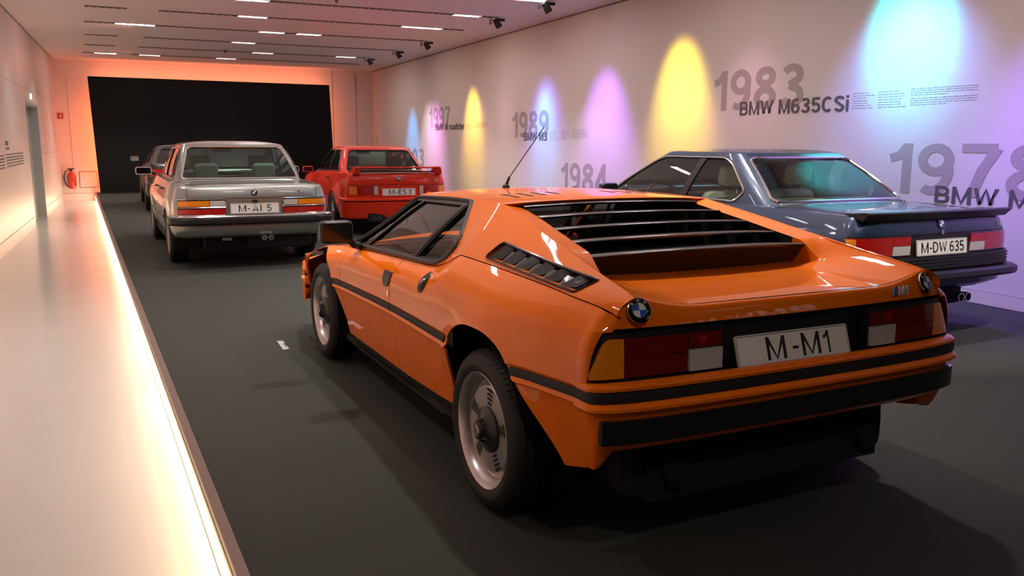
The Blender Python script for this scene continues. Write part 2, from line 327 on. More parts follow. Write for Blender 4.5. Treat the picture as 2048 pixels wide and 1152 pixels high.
# ------------------------------------------------------------------ stroke alphabet (cap height 1)
def _arc(cx, cy, rx, ry, a0, a1, n=12): return [(cx+rx*cos(radians(a0+(a1-a0)*i/n)), cy+ry*sin(radians(a0+(a1-a0)*i/n))) for i in range(n+1)]
def glyphs(t, rd=1.0):
    h = t/2; q = 1-h
    G = {}
    G['M'] = (.84, [[(h, 0), (h, 1)], [(.84-h, 0), (.84-h, 1)], [(h, 1-h*.2), (.42, h*.5), (.84-h, 1-h*.2)]])
    G['W'] = (1.02, [[(h*.8, 1), (.28, h), (.51, q), (.74, h), (1.02-h*.8, 1)]])
    G['B'] = (.68, [[(h, 0), (h, 1)], [(h, q), (.38, q)]+_arc(.38, .5+(q-.5)/2, .68*.95-h-.38, (q-.5)/2, 90, -90)[1:]+[(h, .5)], [(h, .5), (.38, .5)]+_arc(.38, (h+.5)/2, .68-h-.38, (.5-h)/2, 90, -90)[1:]+[(h, h)]])
    G['D'] = (.70, [[(h, h), (h, q), (.30, q)]+_arc(.30, .5, .70-h-.30, .5-h, 90, -90)[1:]+[(h, h)], [(h, 0), (h, 1)]])
    G['E'] = (.60, [[(h, 0), (h, 1)], [(0, q), (.58, q)], [(0, .52), (.54, .52)], [(0, h), (.60, h)]])
    G['A'] = (.74, [[(h*.8, 0), (.37, 1-h*.4), (.74-h*.8, 0)], [(.14, .28), (.60, .28)]])
    G['I'] = (t, [[(h, 0), (h, 1)]])
    G['P'] = (.66, [[(h, 0), (h, 1)], [(h, q), (.36, q)]+_arc(.36, .5+(q-.5)/2-.03, .66-h-.36, (q-.5)/2+.03, 90, -90)[1:]+[(h, .44)]])
    G['C'] = (.72, [_arc(.37, .5, .37-h, .5-h, 48, 312, 22)])
    s_top = _arc(.33, .735, .33-h, .735-.5+.03-h+.0, 25, 180, 10)
    G['S'] = (.66, [_arc(.33, .74, .33-h, .26-h, 20, 200, 10)+[(.33, .5)]+_arc(.33, .27, .33-h, .27-h, 20, -160, 10)])
    G['1'] = (.42, [[(.42-h, 0), (.42-h, 1)], [(.02, .70), (.20, .76), (.42-h, .98)]])
    G['2'] = (.62, [_arc(.31, .70, .31-h, .30-h, 170, -30, 12)+[(h, h)], [(.02, h), (.62, h)]])
    G['3'] = (.62, [_arc(.30, .745, .29-h, .255-h, 155, -75, 12)+[(.24, .52)], [(.24, .52)]+_arc(.31, .275, .31-h, .275-h, 85, -160, 14)])
    G['4'] = (.66, [[(.66-.14-h, 0), (.66-.14-h, 1)], [(.66-.14-h, .98), (h*.7, .30)], [(0, .25), (.66, .25)]])
    G['5'] = (.62, [[(.56, q), (.13, q), (.09, .53)], [(.09, .50)]+_arc(.31, .325, .31-h, .325-h, 120, -155, 14)])
    G['6'] = (.62, [_arc(.31, .315, .31-h, .315-h, 0, 360, 22), _arc(.36, .52, .36-h, .48-h, 60, 190, 12)])
    G['7'] = (.60, [[(0, q), (.60-h*.6, q)], [(.58-h*.4, q), (.34, .50), (.20, 0)]])
    G['8'] = (.62, [_arc(.31, .755, .28-h, .245-h, 0, 360, 20), _arc(.31, .275, .31-h, .275-h, 0, 360, 22)])
    G['9'] = (.62, [_arc(.31, .685, .31-h, .315-h, 0, 360, 22), _arc(.26, .48, .36-h, .48-h, -120, 10, 12)])
    G['0'] = (.62, [_arc(.31, .5, .31-h, .5-h, 0, 360, 26)])
    G['-'] = (.34, [[(.02, .42), (.32, .42)]])
    G[' '] = (.22, [])
    G['i'] = (t, [[(h, 0), (h, .72)], [(h, .86), (h, 1)]])
    G['r'] = (.38, [[(h, 0), (h, .72)], _arc(.36, .38, .36-h, .34-h*.7, 165, 80, 6)])
    G['o'] = (.58, [_arc(.29, .36, .29-h, .36-h, 0, 360, 20)])
    G['a'] = (.54, [[(.54-h, 0), (.54-h, .50)]+_arc(.28, .52, .26-h, .20-h, 0, 160, 8), _arc(.25, .21, .25-h, .21-h*.9, 40, 320, 14)])
    G['d'] = (.60, [[(.60-h, 0), (.60-h, 1)], _arc(.30, .36, .30-h, .36-h, 0, 360, 18)])
    G['s'] = (.50, [_arc(.25, .54, .25-h, .18-h*.8, 20, 190, 8)+_arc(.25, .19, .25-h, .19-h*.8, 20, -160, 8)])
    G['t'] = (.34, [[(.17, .92), (.17, h), (.34, h)], [(0, .68), (.34, .68)]])
    G['e'] = (.56, [_arc(.28, .36, .28-h, .36-h, -35, -360, 18), [(h, .36), (.56-h, .36)]])
    return G
def ribbon(P, t):
    n = len(P); closed = math.dist(P[0], P[-1]) < 1e-6
    L = []; Rr = []
    for i in range(n):
        a = P[i-1] if i > 0 else (P[-2] if closed else None); b = P[i+1] if i < n-1 else (P[1] if closed else None); p = P[i]
        def nn(u, v): d = math.dist(u, v) or 1; return (-(v[1]-u[1])/d, (v[0]-u[0])/d)
        if a is None: m = nn(p, b)
        elif b is None: m = nn(a, p)
        else:
            n1, n2 = nn(a, p), nn(p, b); mx, my = n1[0]+n2[0], n1[1]+n2[1]; l2 = mx*mx+my*my
            if l2 < .25: m = n1
            else: k = min(2/l2, 2.0); m = (mx*k, my*k)
        L.append((p[0]+m[0]*t/2, p[1]+m[1]*t/2)); Rr.append((p[0]-m[0]*t/2, p[1]-m[1]*t/2))
    return L, Rr
def text_mb(s, weight=.16, shear=0., spacing=.11):
    key = (s, weight, shear, spacing)
    if key in FONTCACHE: return FONTCACHE[key]
    G = glyphs(weight); x = 0; v = []; f = []; ns = 0
    for ch in s:
        w_, st = G[ch]
        for P in st:
            L, Rr = ribbon(P, weight); o = len(v); n = len(P)
            kz = len([1 for q in f if q is None])+ns*.00018; ns += 1
            for a, b in zip(L, Rr): v.append((a[0]+x, a[1], kz)); v.append((b[0]+x, b[1], kz))
            f += [(o+2*i, o+2*i+1, o+2*i+3, o+2*i+2) for i in range(n-1)]
        x += w_+spacing
    v = [(p[0]+shear*p[1], min(1.0, max(0., p[1])), p[2]) for p in v]
    FONTCACHE[key] = (v, f, x-spacing); return FONTCACHE[key]
def text_obj(s, name, origin, xd, yd, height, width, mt, parent=None, weight=.16, shear=0., th=.0015, spacing=.11, sub=None):
    v, f, wdt = text_mb(s, weight, shear, spacing); xd, yd, o = Vector(xd), Vector(yd), Vector(origin); kx = (width/wdt) if width else height; n = xd.cross(yd).normalized()
    mb = MB(); k = len(v); P = [o+xd*(x*kx)+yd*(y*height) for x, y, q in v]
    mb.v = [tuple(p+n*(th+q[2])) for p, q in zip(P, v)]+[tuple(p) for p in P]
    for a, b, c, d in f: mb.f += [(a, b, c, d), (b, a, a+k, b+k), (c, b, b+k, c+k), (d, c, c+k, d+k), (a, d, d+k, a+k)]
    mb.m = [0]*len(mb.f)
    ob = mb.obj(name, mt, parent, flat=True); return ob
# ------------------------------------------------------------------ the room
S = 'structure'
def edge_pts(y0, y1, n=12): return [(edge_x(y), y) for y in lin(y0, y1, n)]
# podium the cars stand on (carpeted) : polygon prism
yb, ye = -4.0, 25.6
P = [(edge_x(yb), yb), (XR, yb), (XR, ye), (edge_x(ye), ye)]
fl = MB().prism(P, lambda x, y: (x, y, -.004), lambda x, y: (x, y, ZW-.02)).obj('floor', 'carpet'); tag(fl, kind=S)
mb = MB()
for y0, y1 in ((yb, ye),):
    mb.add([(edge_x(y0)-.012, y0, -.03), (edge_x(y0)+.028, y0, -.03), (edge_x(y1)+.028, y1, -.03), (edge_x(y1)-.012, y1, -.03),
            (edge_x(y0)-.012, y0, .002), (edge_x(y0)+.028, y0, .002), (edge_x(y1)+.028, y1, .002), (edge_x(y1)-.012, y1, .002)],
           [(4,5,6,7), (0,4,7,3), (1,2,6,5), (0,1,5,4), (2,3,7,6), (3,2,1,0)])
tag(mb.obj('trim_1', 'trimmetal'), kind=S)
mb = MB()
mb.add([(edge_x(y)-d, y, z) for y in (1.2, ye) for d, z in ((.006, ZW+.015), (.006, ZW+.13))], [(0, 1, 3, 2)])
tag(mb.obj('light_strip', 'led'), 'warm glowing light strip along the foot of the carpeted podium edge', 'light')
walk = MB().box((XL-.6, YB, ZW-.05), (edge_x(yb)+.1, YE, ZW)).box((edge_x(yb), YB, ZW-.05), (XR, yb, ZW)); tag(walk.obj('walkway_floor', 'walk'), kind=S)
# right wall with baseboard
tag(MB().box((XR, YB, ZW), (XR+.2, YE, HC+.1)).obj('wall_right', 'wall'), kind=S)
tag(MB().box((XR-.012, YB, 0), (XR, YE, .11)).obj('baseboard_right', 'wall'), kind=S)
tag(MB().box((XR-.006, YB, .11), (XR-.001, YE, .116)).box((XR-.01, YB, HC-.018), (XR-.001, YE, HC)).obj('trim_2', 'seam'), kind=S)
# ceiling
cl = MB().box((XL-.3, YB, HC), (XR+.2, YE+.2, HC+.15)).obj('ceiling', 'ceil'); tag(cl, kind=S)
tag(MB().box((XL+.001, YB, HC-.02), (XL+.012, YE, HC)).obj('trim_3', 'seam'), kind=S)
# end wall: tall panels with joints, access hatch
tag(MB().box((XL-.6, YE, ZW-.05), (XR, YE+.2, HC+.1)).obj('wall_end', 'wall'), kind=S)
we = bpy.data.objects['wall_end']
for xx in (5.66,): MB().box((xx-.008, YE-.006, ZW), (xx+.008, YE, HC)).obj('joint', 'seam', we)
MB().box((6.30, YE-.03, 2.9), (6.34, YE-.002, 3.3)).obj('hinge', 'chrome', we); MB().box((6.30, YE-.03, 1.0), (6.34, YE-.002, 1.4)).obj('hinge', 'chrome', we)
MB().box((6.36, YE-.006, ZW), (6.372, YE, HC-.06)).obj('joint', 'seam', we)
MB().box((XL+.30, YE-.004, ZW), (XL+.306, YE, 3.2)).obj('joint', 'seam', we)
hx0, hx1, hz0, hz1 = -1.31, -.87, .12, .55
h = MB()
for a, b in (((hx0, hz0), (hx1, hz0)), ((hx0, hz1), (hx1, hz1))): h.box((a[0], YE-.006, a[1]-.008), (b[0], YE, a[1]+.008))
for xx in (hx0, hx1): h.box((xx-.008, YE-.006, hz0), (xx+.008, YE, hz1))
h.obj('hatch_frame', 'seam', we); MB().box((hx0+.012, YE-.012, hz0+.012), (hx1-.012, YE-.001, hz1-.012)).obj('hatch_door', 'wall', we)
tag(MB().box((XL-.05, YE-.014, ZW), (XR, YE-.001, ZW+.19)).obj('baseboard_end', 'wall'), kind=S)
tag(MB().box((XL-.05, YE-.008, ZW+.19), (-.6, YE-.001, ZW+.198)).obj('trim_4', 'seam'), kind=S)
# back wall behind the viewer
tag(MB().box((XL-.6, YB-.2, ZW-.05), (XR+.2, YB, HC+.1)).obj('wall_back', 'wall'), kind=S)
# left wall: panels with open joints, doorway
DY0, DY1, DZ = 18.3, 20.7, 2.10
lw = MB().box((XL-.2, YB, ZW), (XL, DY0, HC+.1)).box((XL-.2, DY1, ZW), (XL, YE, HC+.1)).box((XL-.2, DY0, DZ), (XL, DY1, HC+.1)).obj('wall_left', 'wall'); tag(lw, kind=S)
ys = [YB+.0, -4.2, -1.6, 1.0, 3.6, 6.2, 8.8, 11.4, 13.9, 16.4, DY0]
zr = [(ZW+.20, 1.10), (1.106, 2.35), (2.356, 3.49)]
for a, b in zip(ys[:-1], ys[1:]):
    for z0, z1 in zr: MB().box((XL, a+.003, z0), (XL+.012, b-.003, z1)).obj('panel', 'wallpanel', lw)
for a, b in ((DY1, 23.3), (23.3, YE-.02)):
    for z0, z1 in zr: MB().box((XL, a+.003, z0), (XL+.012, b-.003, z1)).obj('panel', 'wallpanel', lw)
MB().box((XL, DY0+.003, 2.356), (XL+.012, DY1-.003, 3.49)).obj('panel', 'wallpanel', lw); MB().box((XL, DY0+.003, DZ+.02), (XL+.012, DY1-.003, 2.35)).obj('panel', 'wallpanel', lw)
tag(MB().box((XL, YB, ZW), (XL+.014, DY0, ZW+.188)).box((XL, DY1, ZW), (XL+.014, YE, ZW+.188)).obj('baseboard_left', 'wallpanel'), kind=S)
d = MB().box((XL-.20, DY0, ZW), (XL-.16, DY1, DZ)).obj('door_1', 'door'); tag(d, kind=S)
MB().box((XL-.2, DY0, ZW), (XL+.004, DY0+.03, DZ)).box((XL-.2, DY1-.03, ZW), (XL+.004, DY1, DZ)).box((XL-.2, DY0, DZ-.03), (XL+.004, DY1, DZ)).obj('door_frame', 'door', d)
# small lit sign above the doorway
t = MB().box((XL+.012, 19.34, 2.19), (XL+.03, 19.44, 2.29)).obj('indicator_light', 'green_glow'); tag(t, 'small lit indicator plate above the grey doorway', 'light')
# black leaning cloth partition
xa, xb, zt = -.86, 5.62, 3.07
sh = .32
yp = YE-.75
def pp(x, z): return (x, z)
bp0 = [(-.86, 3.05), (5.50, 3.05), (5.62, 0.0), (-.60, 0.0)]
k = (yp)/YE
bpan = MB().prism([(-.90, 3.04), (5.40, 3.02), (5.50, 0.0), (-.80, 0.0)], lambda x, z: (x, yp, z), lambda x, z: (x, yp+.12, z)).obj('partition_screen', 'panelblack')
tag(bpan, 'large matt black partition screen standing before the end wall', 'partition')
# glow strips fixed to the back of the partition
gp = MB().add([(-.84, yp+.13, 2.9), (-.80, yp+.20, 2.9), (-.52, yp+.13, .1), (-.48, yp+.20, .1)], [(0, 1, 3, 2)])
area('partition_glow', (-.62, yp+.3, 1.3), (-.55, 1, 0), 13, (1.0, .16, .04), .1, 2.4)
area('partition_glow', (2.3, yp+.3, 3.0), (0, 1, .35), 14, (1.0, .24, .10), 6.0, .1)
area('partition_glow', (5.35, yp+.3, 1.6), (.5, 1, 0), 4, (1.0, .22, .08), .1, 2.4)
# ---- ceiling slots: recessed dark tracks with lamps
ROWS = [(2.0, -.4), (4.0, -.4), (6.0, -.4), (8.0, -.42), (10.0, -.45), (11.85, -.5), (13.75, -.5), (15.55, -.52), (17.55, -.61), (19.65, -.70), (21.7, -.79), (23.6, -.91)]
SEG = {0: [(0, .55), (1.15, 6.0)], 1: [(0, .5), (1.0, 6.0)]}
g = 'ceiling light tracks'
names = {2.0: 'first', 4.0: 'second', 6.0: 'third', 8.0: 'fourth', 10.0: 'fifth', 11.85: 'sixth'}
lab = {11.85: 'dark ceiling track nearest the viewer, cut by the top edge of the photo', 13.75: 'dark ceiling track with a white lamp and twin black spotlight, second from the viewer',
       15.55: 'dark ceiling track with the brightest round white lamp near its right end', 17.55: 'dark ceiling track with a bright lamp at its left end and two lamps mid way',
       19.65: 'dark ceiling track with a single small white lamp in its middle', 21.7: 'dark ceiling track second from the far wall with two lamps towards its right end',
       23.6: 'dark ceiling track closest to the far wall with three lamps in its left half'}
for i, (y, x0) in enumerate(ROWS):
    tr = MB()
    x1 = 5.82 if y in (11.85, 13.75, 17.55, 19.65) else (5.66 if y == 21.7 else 5.95)
    for a, b in ((x0, x0+.62), (x0+1.1, x1)):
        tr.box((a, y-.045, HC-.012), (b, y-.030, HC)).box((a, y+.030, HC-.012), (b, y+.045, HC)).box((a, y-.03, HC-.004), (b, y+.03, HC-.001))
        q = a+.1
    o = tr.obj('light_track', 'track'); tag(o, lab.get(y, 'dark ceiling track out of view above and behind the viewer'), 'track', g)
    fins = MB(); q = x0+.05
    while q < x1-.1:
        if not (x0+.62 < q < x0+1.1): fins.box((q, y-.03, HC-.011), (q+.03, y+.03, HC-.004))
        q += .12
    f = fins.obj('fins', 'ceil', o); f['kind'] = 'stuff'
li = {11.85: 'the near track cut by the top of the photo', 13.75: 'the second track from the viewer', 15.55: 'the track below the bright round lamp', 17.55: 'the third full track', 19.65: 'the fourth full track', 21.7: 'the track second from the far wall', 23.6: 'the track closest to the far wall'}
posn = {}
for x, y, kk in LAMPS:
    ry = min(ROWS, key=lambda r: abs(r[0]-y))[0]; posn.setdefault(ry, []).append(x)
side = {1: ['only'], 2: ['left', 'right'], 3: ['left', 'middle', 'right']}
for x, y, kk in LAMPS:
    ry = min(ROWS, key=lambda r: abs(r[0]-y))[0]; l = sorted(posn[ry]); n = len(l)
    w = side[n][l.index(x)]
    mb = MB(); mb.box((x-.24*kk, ry-.075, HC-.006), (x+.24*kk, ry+.075, HC-.003), 0)
    mb.box((x-.24*kk-.012, ry-.087, HC-.012), (x-.24*kk, ry+.087, HC), 1).box((x+.24*kk, ry-.087, HC-.012), (x+.24*kk+.012, ry+.087, HC), 1)
    mb.box((x-.24*kk, ry-.087, HC-.012), (x+.24*kk, ry-.075, HC), 1).box((x-.24*kk, ry+.075, HC-.012), (x+.24*kk, ry+.087, HC), 1)
    o = mb.obj('ceiling_lamp', ['lamp', 'ceil'])
    where = li.get(ry)
    tag(o, ('glowing white lamp, %s one on %s' % (w, where)) if where else 'glowing white ceiling lamp out of view above the viewer', 'lamp', 'ceiling lamps')
# black wall spotlights at the right ends of the tracks
def wall_spotlight(x, y, lab):
    r = empty('spotlight', (x, y, HC), 0, lab, 'spotlight', 'black wall washing spotlights')
    MB().box((-.05, -.03, -.06), (.12, .03, -.018)).obj('bracket', 'black', r)
    b = MB(); b.lathe([(-.10, 0), (-.10, .045), (.06, .06), (.06, .052), (.05, .05), (.05, 0)], 14, axis='z')
    Mx = Matrix.Translation((.0, 0, -.11)) @ Matrix.Rotation(radians(35), 4, 'Y').inverted() @ Matrix.Rotation(pi, 4, 'X')
    b.tf(Mx); b.obj('lamp_head', 'black', r)
    MB().box((-.14, -.05, -.12), (-.13, .05, -.03)).obj('barn_door', 'black', r)
SPW = {11.85: 'black spotlight cut by the top edge of the photo above the wide orange car', 13.75: 'black spotlight ending the second track, nearest one fully in view', 17.55: 'black spotlight at the right end of the third full track',
       19.65: 'black spotlight at the right end of the fourth full track', 21.7: 'black spotlight farthest away near the corner of the end wall'}
for y, x0 in ROWS:
    if y in SPW: wall_spotlight(5.9 if y < 21 else 5.75, y+.02, SPW[y])
for x, y, l in ((2.95, 13.0, 'small sprinkler head above the silver saloon, between two tracks'), (2.2, 21.5, 'small dark detector on the ceiling near the far wall')):
    tag(MB().lathe([(0, .05), (-.02, .05), (-.05, .015), (-.07, .03), (-.075, 0)], 10, axis='z', c=(x, y, HC)).obj('sprinkler_head', 'track'), l, 'sprinkler')
# ---- fire extinguisher and sign on the end wall
fx, fz = -1.49, .42
r = empty('fire_extinguisher', (fx, YE-.12, .10), 0, 'red fire extinguisher with black hose hung on the end wall beside the hatch', 'extinguisher')
MB().lathe([(0, 0), (0, .085), (.03, .10), (.55, .10), (.62, .075), (.66, .035), (.70, .035), (.70, 0)], 20, axis='z').obj('body', 'extred', r)
MB().box((-.03, -.03, .70), (.03, .03, .76)).box((-.10, -.02, .76), (.09, .02, .80)).obj('valve', 'black', r)
MB().tube([(-.03, 0, .73), (-.14, -.02, .70), (-.20, -.03, .52), (-.20, -.03, .32), (-.15, -.03, .14), (-.10, -.02, .08)], .016, 8).obj('hose', 'rubber', r)
r.scale = (.90, .80, .68); MB().box((-.06, -.108, .25), (.06, -.098, .45)).obj('label_sticker', 'signred', r); MB().box((-.11, .09, .1), (.11, .115, .5)).obj('wall_bracket', 'black', r)
sg = MB().box((-1.715, YE-.02, 1.95), (-1.575, YE-.002, 2.10)).obj('fire_sign', 'signred'); tag(sg, 'small square red fire extinguisher sign on the end wall', 'sign')
MB().box((-1.65, YE-.024, 1.975), (-1.625, YE-.02, 2.05)).box((-1.65, YE-.024, 2.05), (-1.61, YE-.02, 2.06)).tube([(-1.66, YE-.022, 2.06), (-1.68, YE-.022, 2.03), (-1.675, YE-.022, 1.99)], .004, 5).obj('pictogram', 'wall', sg)
# ---- lettering on the right wall (reads towards the viewer: from far to near, i.e. -y)
def wtext(s, yl, yr, z, h, mt, wt, lab, cat='lettering'):
    o = text_obj(s, 'wall_lettering', (XR-.001, yl, z), (0, -1, 0), (0, 0, 1), h, yl-yr, mt, None, wt, th=.002); return tag(o, lab, cat, 'wall lettering')
def nudge(o, d): o.location.x -= d; return o
wtext('2003', 22.95, 20.87, .75, .49, 'print_mid', .17, 'large grey year 2003 on the right wall above the red coupe')
wtext('1997', 20.42, 18.92, 1.76, .48, 'print_mid', .17, 'large grey year 1997 high on the far part of the right wall')
wtext('1989', 15.34, 13.76, 1.50, .49, 'print_mid', .17, 'large grey year 1989 on the right wall behind the aerial')
wtext('1984', 13.23, 11.62, .58, .49, 'print_mid', .17, 'large grey year 1984 low on the wall between the two coupes')
wtext('1983', 9.02, 7.42, 1.815, .49, 'print_mid', .17, 'large grey year 1983 on the right wall above the dark blue coupe')
wtext('1978', 6.17, 4.52, .94, .48, 'print_mid', .17, 'large grey year 1978 at the right edge, cut off by the frame')
nudge(wtext('BMW M roadster', 19.92, 17.98, 1.69, .15, 'print_dark', .155, 'dark model lettering overlapping the foot of the year 1997'), .003)
nudge(wtext('BMW M3', 14.79, 13.80, 1.44, .155, 'print_dark', .155, 'short dark model lettering crossed by the orange car aerial, at the foot of 1989'), .003)
nudge(wtext('BMW M635CSi', 8.49, 6.75, 1.75, .165, 'print_dark', .155, 'long dark model lettering under the year 1983 above the blue coupe'), .003)
nudge(wtext('BMW M1', 5.61, 4.55, .875, .155, 'print_dark', .155, 'dark model lettering under the year 1978, cut off by the right edge'), .003)
nudge(wtext('BMW M5', 12.75, 11.8, .52, .155, 'print_dark', .155, 'dark model lettering under the year 1984, hidden behind the orange car roof'), .003)
def smallprint(blocks, lab):
    mb = MB(); rnd = random.Random(int(blocks[0][0]*100))
    for yl, yr, zt, zb_, n, fill in blocks:
        for k in range(n):
            z = zt-(zt-zb_)*k/max(1, n-1); yy = yl; end = yl-(yl-yr)*(rnd.uniform(.45, 1) if fill == 0 else (1 if k < n-1 else .55))
            while yy > end:
                wl = rnd.uniform(.02, .07); mb.box((XR-.002, max(yy-wl, yr), z-.0032), (XR-.0005, yy, z+.0032)); yy -= wl+.012
    o = mb.obj('small_print', 'print_fine'); return tag(o, lab, 'lettering', None, 'stuff')
smallprint([(6.70, 6.42, 1.925, 1.775, 7, 0), (6.37, 6.02, 1.925, 1.775, 7, 0), (5.98, 5.27, 1.935, 1.875, 4, 1), (5.98, 5.27, 1.845, 1.785, 4, 1)], 'rows of fine print right of the long lettering under 1983')
smallprint([(13.68, 13.35, 1.60, 1.45, 6, 0), (13.25, 12.9, 1.60, 1.47, 6, 0), (12.85, 12.3, 1.62, 1.48, 7, 1)], 'rows of fine print right of the year 1989')
smallprint([(17.85, 17.4, 1.80, 1.70, 5, 0), (17.3, 16.6, 1.82, 1.72, 6, 1)], 'faint rows of fine print right of the year 1997 in the yellow light')
smallprint([(20.7, 19.6, .80, .66, 6, 1)], 'faint rows of fine print right of the year 2003')
# small print on the left wall
mb = MB(); rnd = random.Random(5)
for y0, y1, zt, n in ((13.7, 14.75, 1.16, 5), (14.95, 17.2, 1.17, 5)):
    for k in range(n):
        z = zt-.045*k; yy = y0
        while yy < y1: wl = rnd.uniform(.05, .14); mb.box((XL+.012, yy, z-.009), (XL+.0145, min(yy+wl, y1), z+.009)); yy += wl+.03
for z, a, b in ((1.36, 14.98, 15.35), (1.325, 14.98, 15.3), (1.26, 15.0, 15.4)): mb.box((XL+.012, a, z-.015), (XL+.0145, b, z+.015))
tag(mb.obj('small_print', 'print_dark'), 'block of small grey text on the left wall beside the doorway', 'lettering', None, 'stuff')
# lettered black screen mirrored in the orange tail; plain one added for dark reflections
sc_ = MB().box((6.60, -6.8, 0), (6.70, .4, 3.1)).obj('black_screen', 'panelblack'); tag(sc_, 'black display screen with big white words behind the viewer, mirrored in the orange tail', 'partition')
text_obj('BMW M P', 'screen_letters', (6.598, -1.75, 1.25), (0, -1, 0), (0, 0, 1), .62, 3.0, 'white', sc_, .19, 0, .002)
tag(MB().box((.6, -6.7, 0), (6.4, -6.6, 2.9)).obj('black_screen', 'panelblack'), 'plain black screen added behind the viewer for dark reflections in the cars', 'partition')
# ------------------------------------------------------------------ parts shared by the cars
def wheel(car, x, y, R, wdt, rimr, style, left):
    """wheel on the -x side when left; outer face outwards"""
    s = -1 if left else 1; hw = wdt/2
    Mx = Matrix.Translation((x, y, R)) @ Matrix.Diagonal((s, 1, 1, 1))   # local +x = outwards
    rim = MB(); fl = hw-.006
    met = 0
    rim.lathe([(-hw+.02, rimr-.02), (fl-.06, rimr-.026), (fl-.03, rimr-.022), (fl-.006, rimr-.004), (fl, rimr+.006), (fl-.004, rimr+.010), (fl-.012, rimr+.006)], 56)
    if style == 'disc':
        rim.lathe([(fl-.05, rimr-.026), (fl-.053, rimr-.036), (fl-.038, rimr-.046), (fl-.034, rimr-.052), (fl-.034, .085), (fl-.05, .062), (fl-.06, 0)], 56)
    elif style == 'mesh':
        rim.lathe([(fl-.06, 0), (fl-.05, .045), (fl-.055, .06)], 40)
        for k in range(20):
            a0 = 2*pi*k/20
            for sg in (-1, 1):
                a1 = a0+sg*2*pi/20*1.0; p0 = Vector((fl-.045, .05*cos(a0), .05*sin(a0))); p1 = Vector((fl-.03, (rimr-.03)*cos(a1), (rimr-.03)*sin(a1)))
                rim.tube([p0, (p0+p1)/2+Vector((.008, 0, 0)), p1], .0055, 5)
    else:
        rim.lathe([(fl-.06, 0), (fl-.04, .05), (fl-.04, .075), (fl-.055, .08)], 40)
        n = 20 if style == 'spoke' else 5
        for k in range(n):
            a0 = 2*pi*k/n; p0 = Vector((fl-.045, .07*cos(a0), .07*sin(a0))); p1 = Vector((fl-.028, (rimr-.026)*cos(a0), (rimr-.026)*sin(a0)))
            rim.tube([p0, p1], .008 if n == 20 else .024, 6)
    rim.tf(Mx); r = rim.obj('wheel', 'alloy' if style in ('disc', 'star') else 'darkalloy', car)
    t = MB(); pr = [(-hw+.01, rimr-.01), (-hw, R-.06), (-hw+.012, R-.02), (-hw+.03, R-.002)]
    ng = 5
    for k in range(ng):
        c = -hw+.045+(wdt-.09)*k/(ng-1); pr += [(c-.006, R), (c-.0045, R-.008), (c+.0045, R-.008), (c+.006, R)]
    pr += [(hw-.03, R-.002), (hw-.012, R-.016), (hw+.003, R-.045), (hw+.004, R-.06), (hw-.002, rimr+.02), (hw-.010, rimr+.002)]
    t.lathe(pr, 72)
    t.tf(Mx); t.obj('tyre', 'tread', r)
    tb = MB()
    for k in range(72):
        a = 2*pi*k/72; u = Vector((0, cos(a), sin(a))); v = Vector((0, -sin(a), cos(a))); b = []
        for xx, rr in ((hw-.034, R-.0005), (hw-.013, R-.012)):
            for dv in (-.0028, .0028): b.append(Vector((xx, 0, 0))+u*(rr+.0018)+v*dv)
        tb.add(b, [(0, 1, 3, 2)])
    tb.tf(Mx); q = tb.obj('tread_grooves', 'dark', r); q['kind'] = 'stuff'
    back = MB(); back.lathe([(-hw+.03, 0), (-hw+.03, rimr-.02)], 32); back.tf(Mx); back.obj('brake_disc', 'dark', r)
    if style == 'disc':
        xf = fl-.034
        for g in range(5):
            a0 = radians(94)+g*2*pi/5
            for j, rr in enumerate((.104, .122, .140, .158)):
                hl = (.020+.003*j)/rr; vs = []; sl = MB()
                for i in range(9):
                    a = a0+hl*(-1+2*i/8); wdh = .0058*(1-((i-4)/4.)**6*.6); u = Vector((0, cos(a), sin(a))); p = Vector((xf+.0008, rr*cos(a), rr*sin(a))); vs += [p+u*wdh, p-u*wdh]
                sl.add(vs, [(2*i, 2*i+1, 2*i+3, 2*i+2) for i in range(8)]); sl.tf(Mx); sl.obj('slot', 'dark', r)
        hc = MB(); hc.lathe([(fl-.045, .092), (fl-.026, .090), (fl-.018, .074), (fl-.012, .052), (fl+.004, .036), (fl+.018, .032), (fl+.020, .028), (fl+.020, 0)], 40)
        for k in range(20):
            a = 2*pi*k/20; hc.tube([(fl-.006, .047*cos(a), .047*sin(a)), (fl+.010, .036*cos(a), .036*sin(a))], .0028, 5)
        hc.tf(Mx); h = hc.obj('hub_cap', 'black', r)
        ce = MB(); ce.lathe([(fl+.0205, .024), (fl+.0225, .022), (fl+.0225, 0)], 24); ce.tf(Mx); ce.obj('hub_badge', 'chrome', r)
    else:
        hc = MB(); hc.lathe([(fl-.03, .034), (fl-.022, .030), (fl-.020, 0)], 24); hc.tf(Mx); hc.obj('hub_cap', 'blackgloss' if style != 'mesh' else 'alloy', r)
    return r
def frame_from(n, up=(0, 0, 1)):
    n = Vector(n).normalized(); x = Vector(up).cross(n).normalized(); y = n.cross(x); return x, y, n
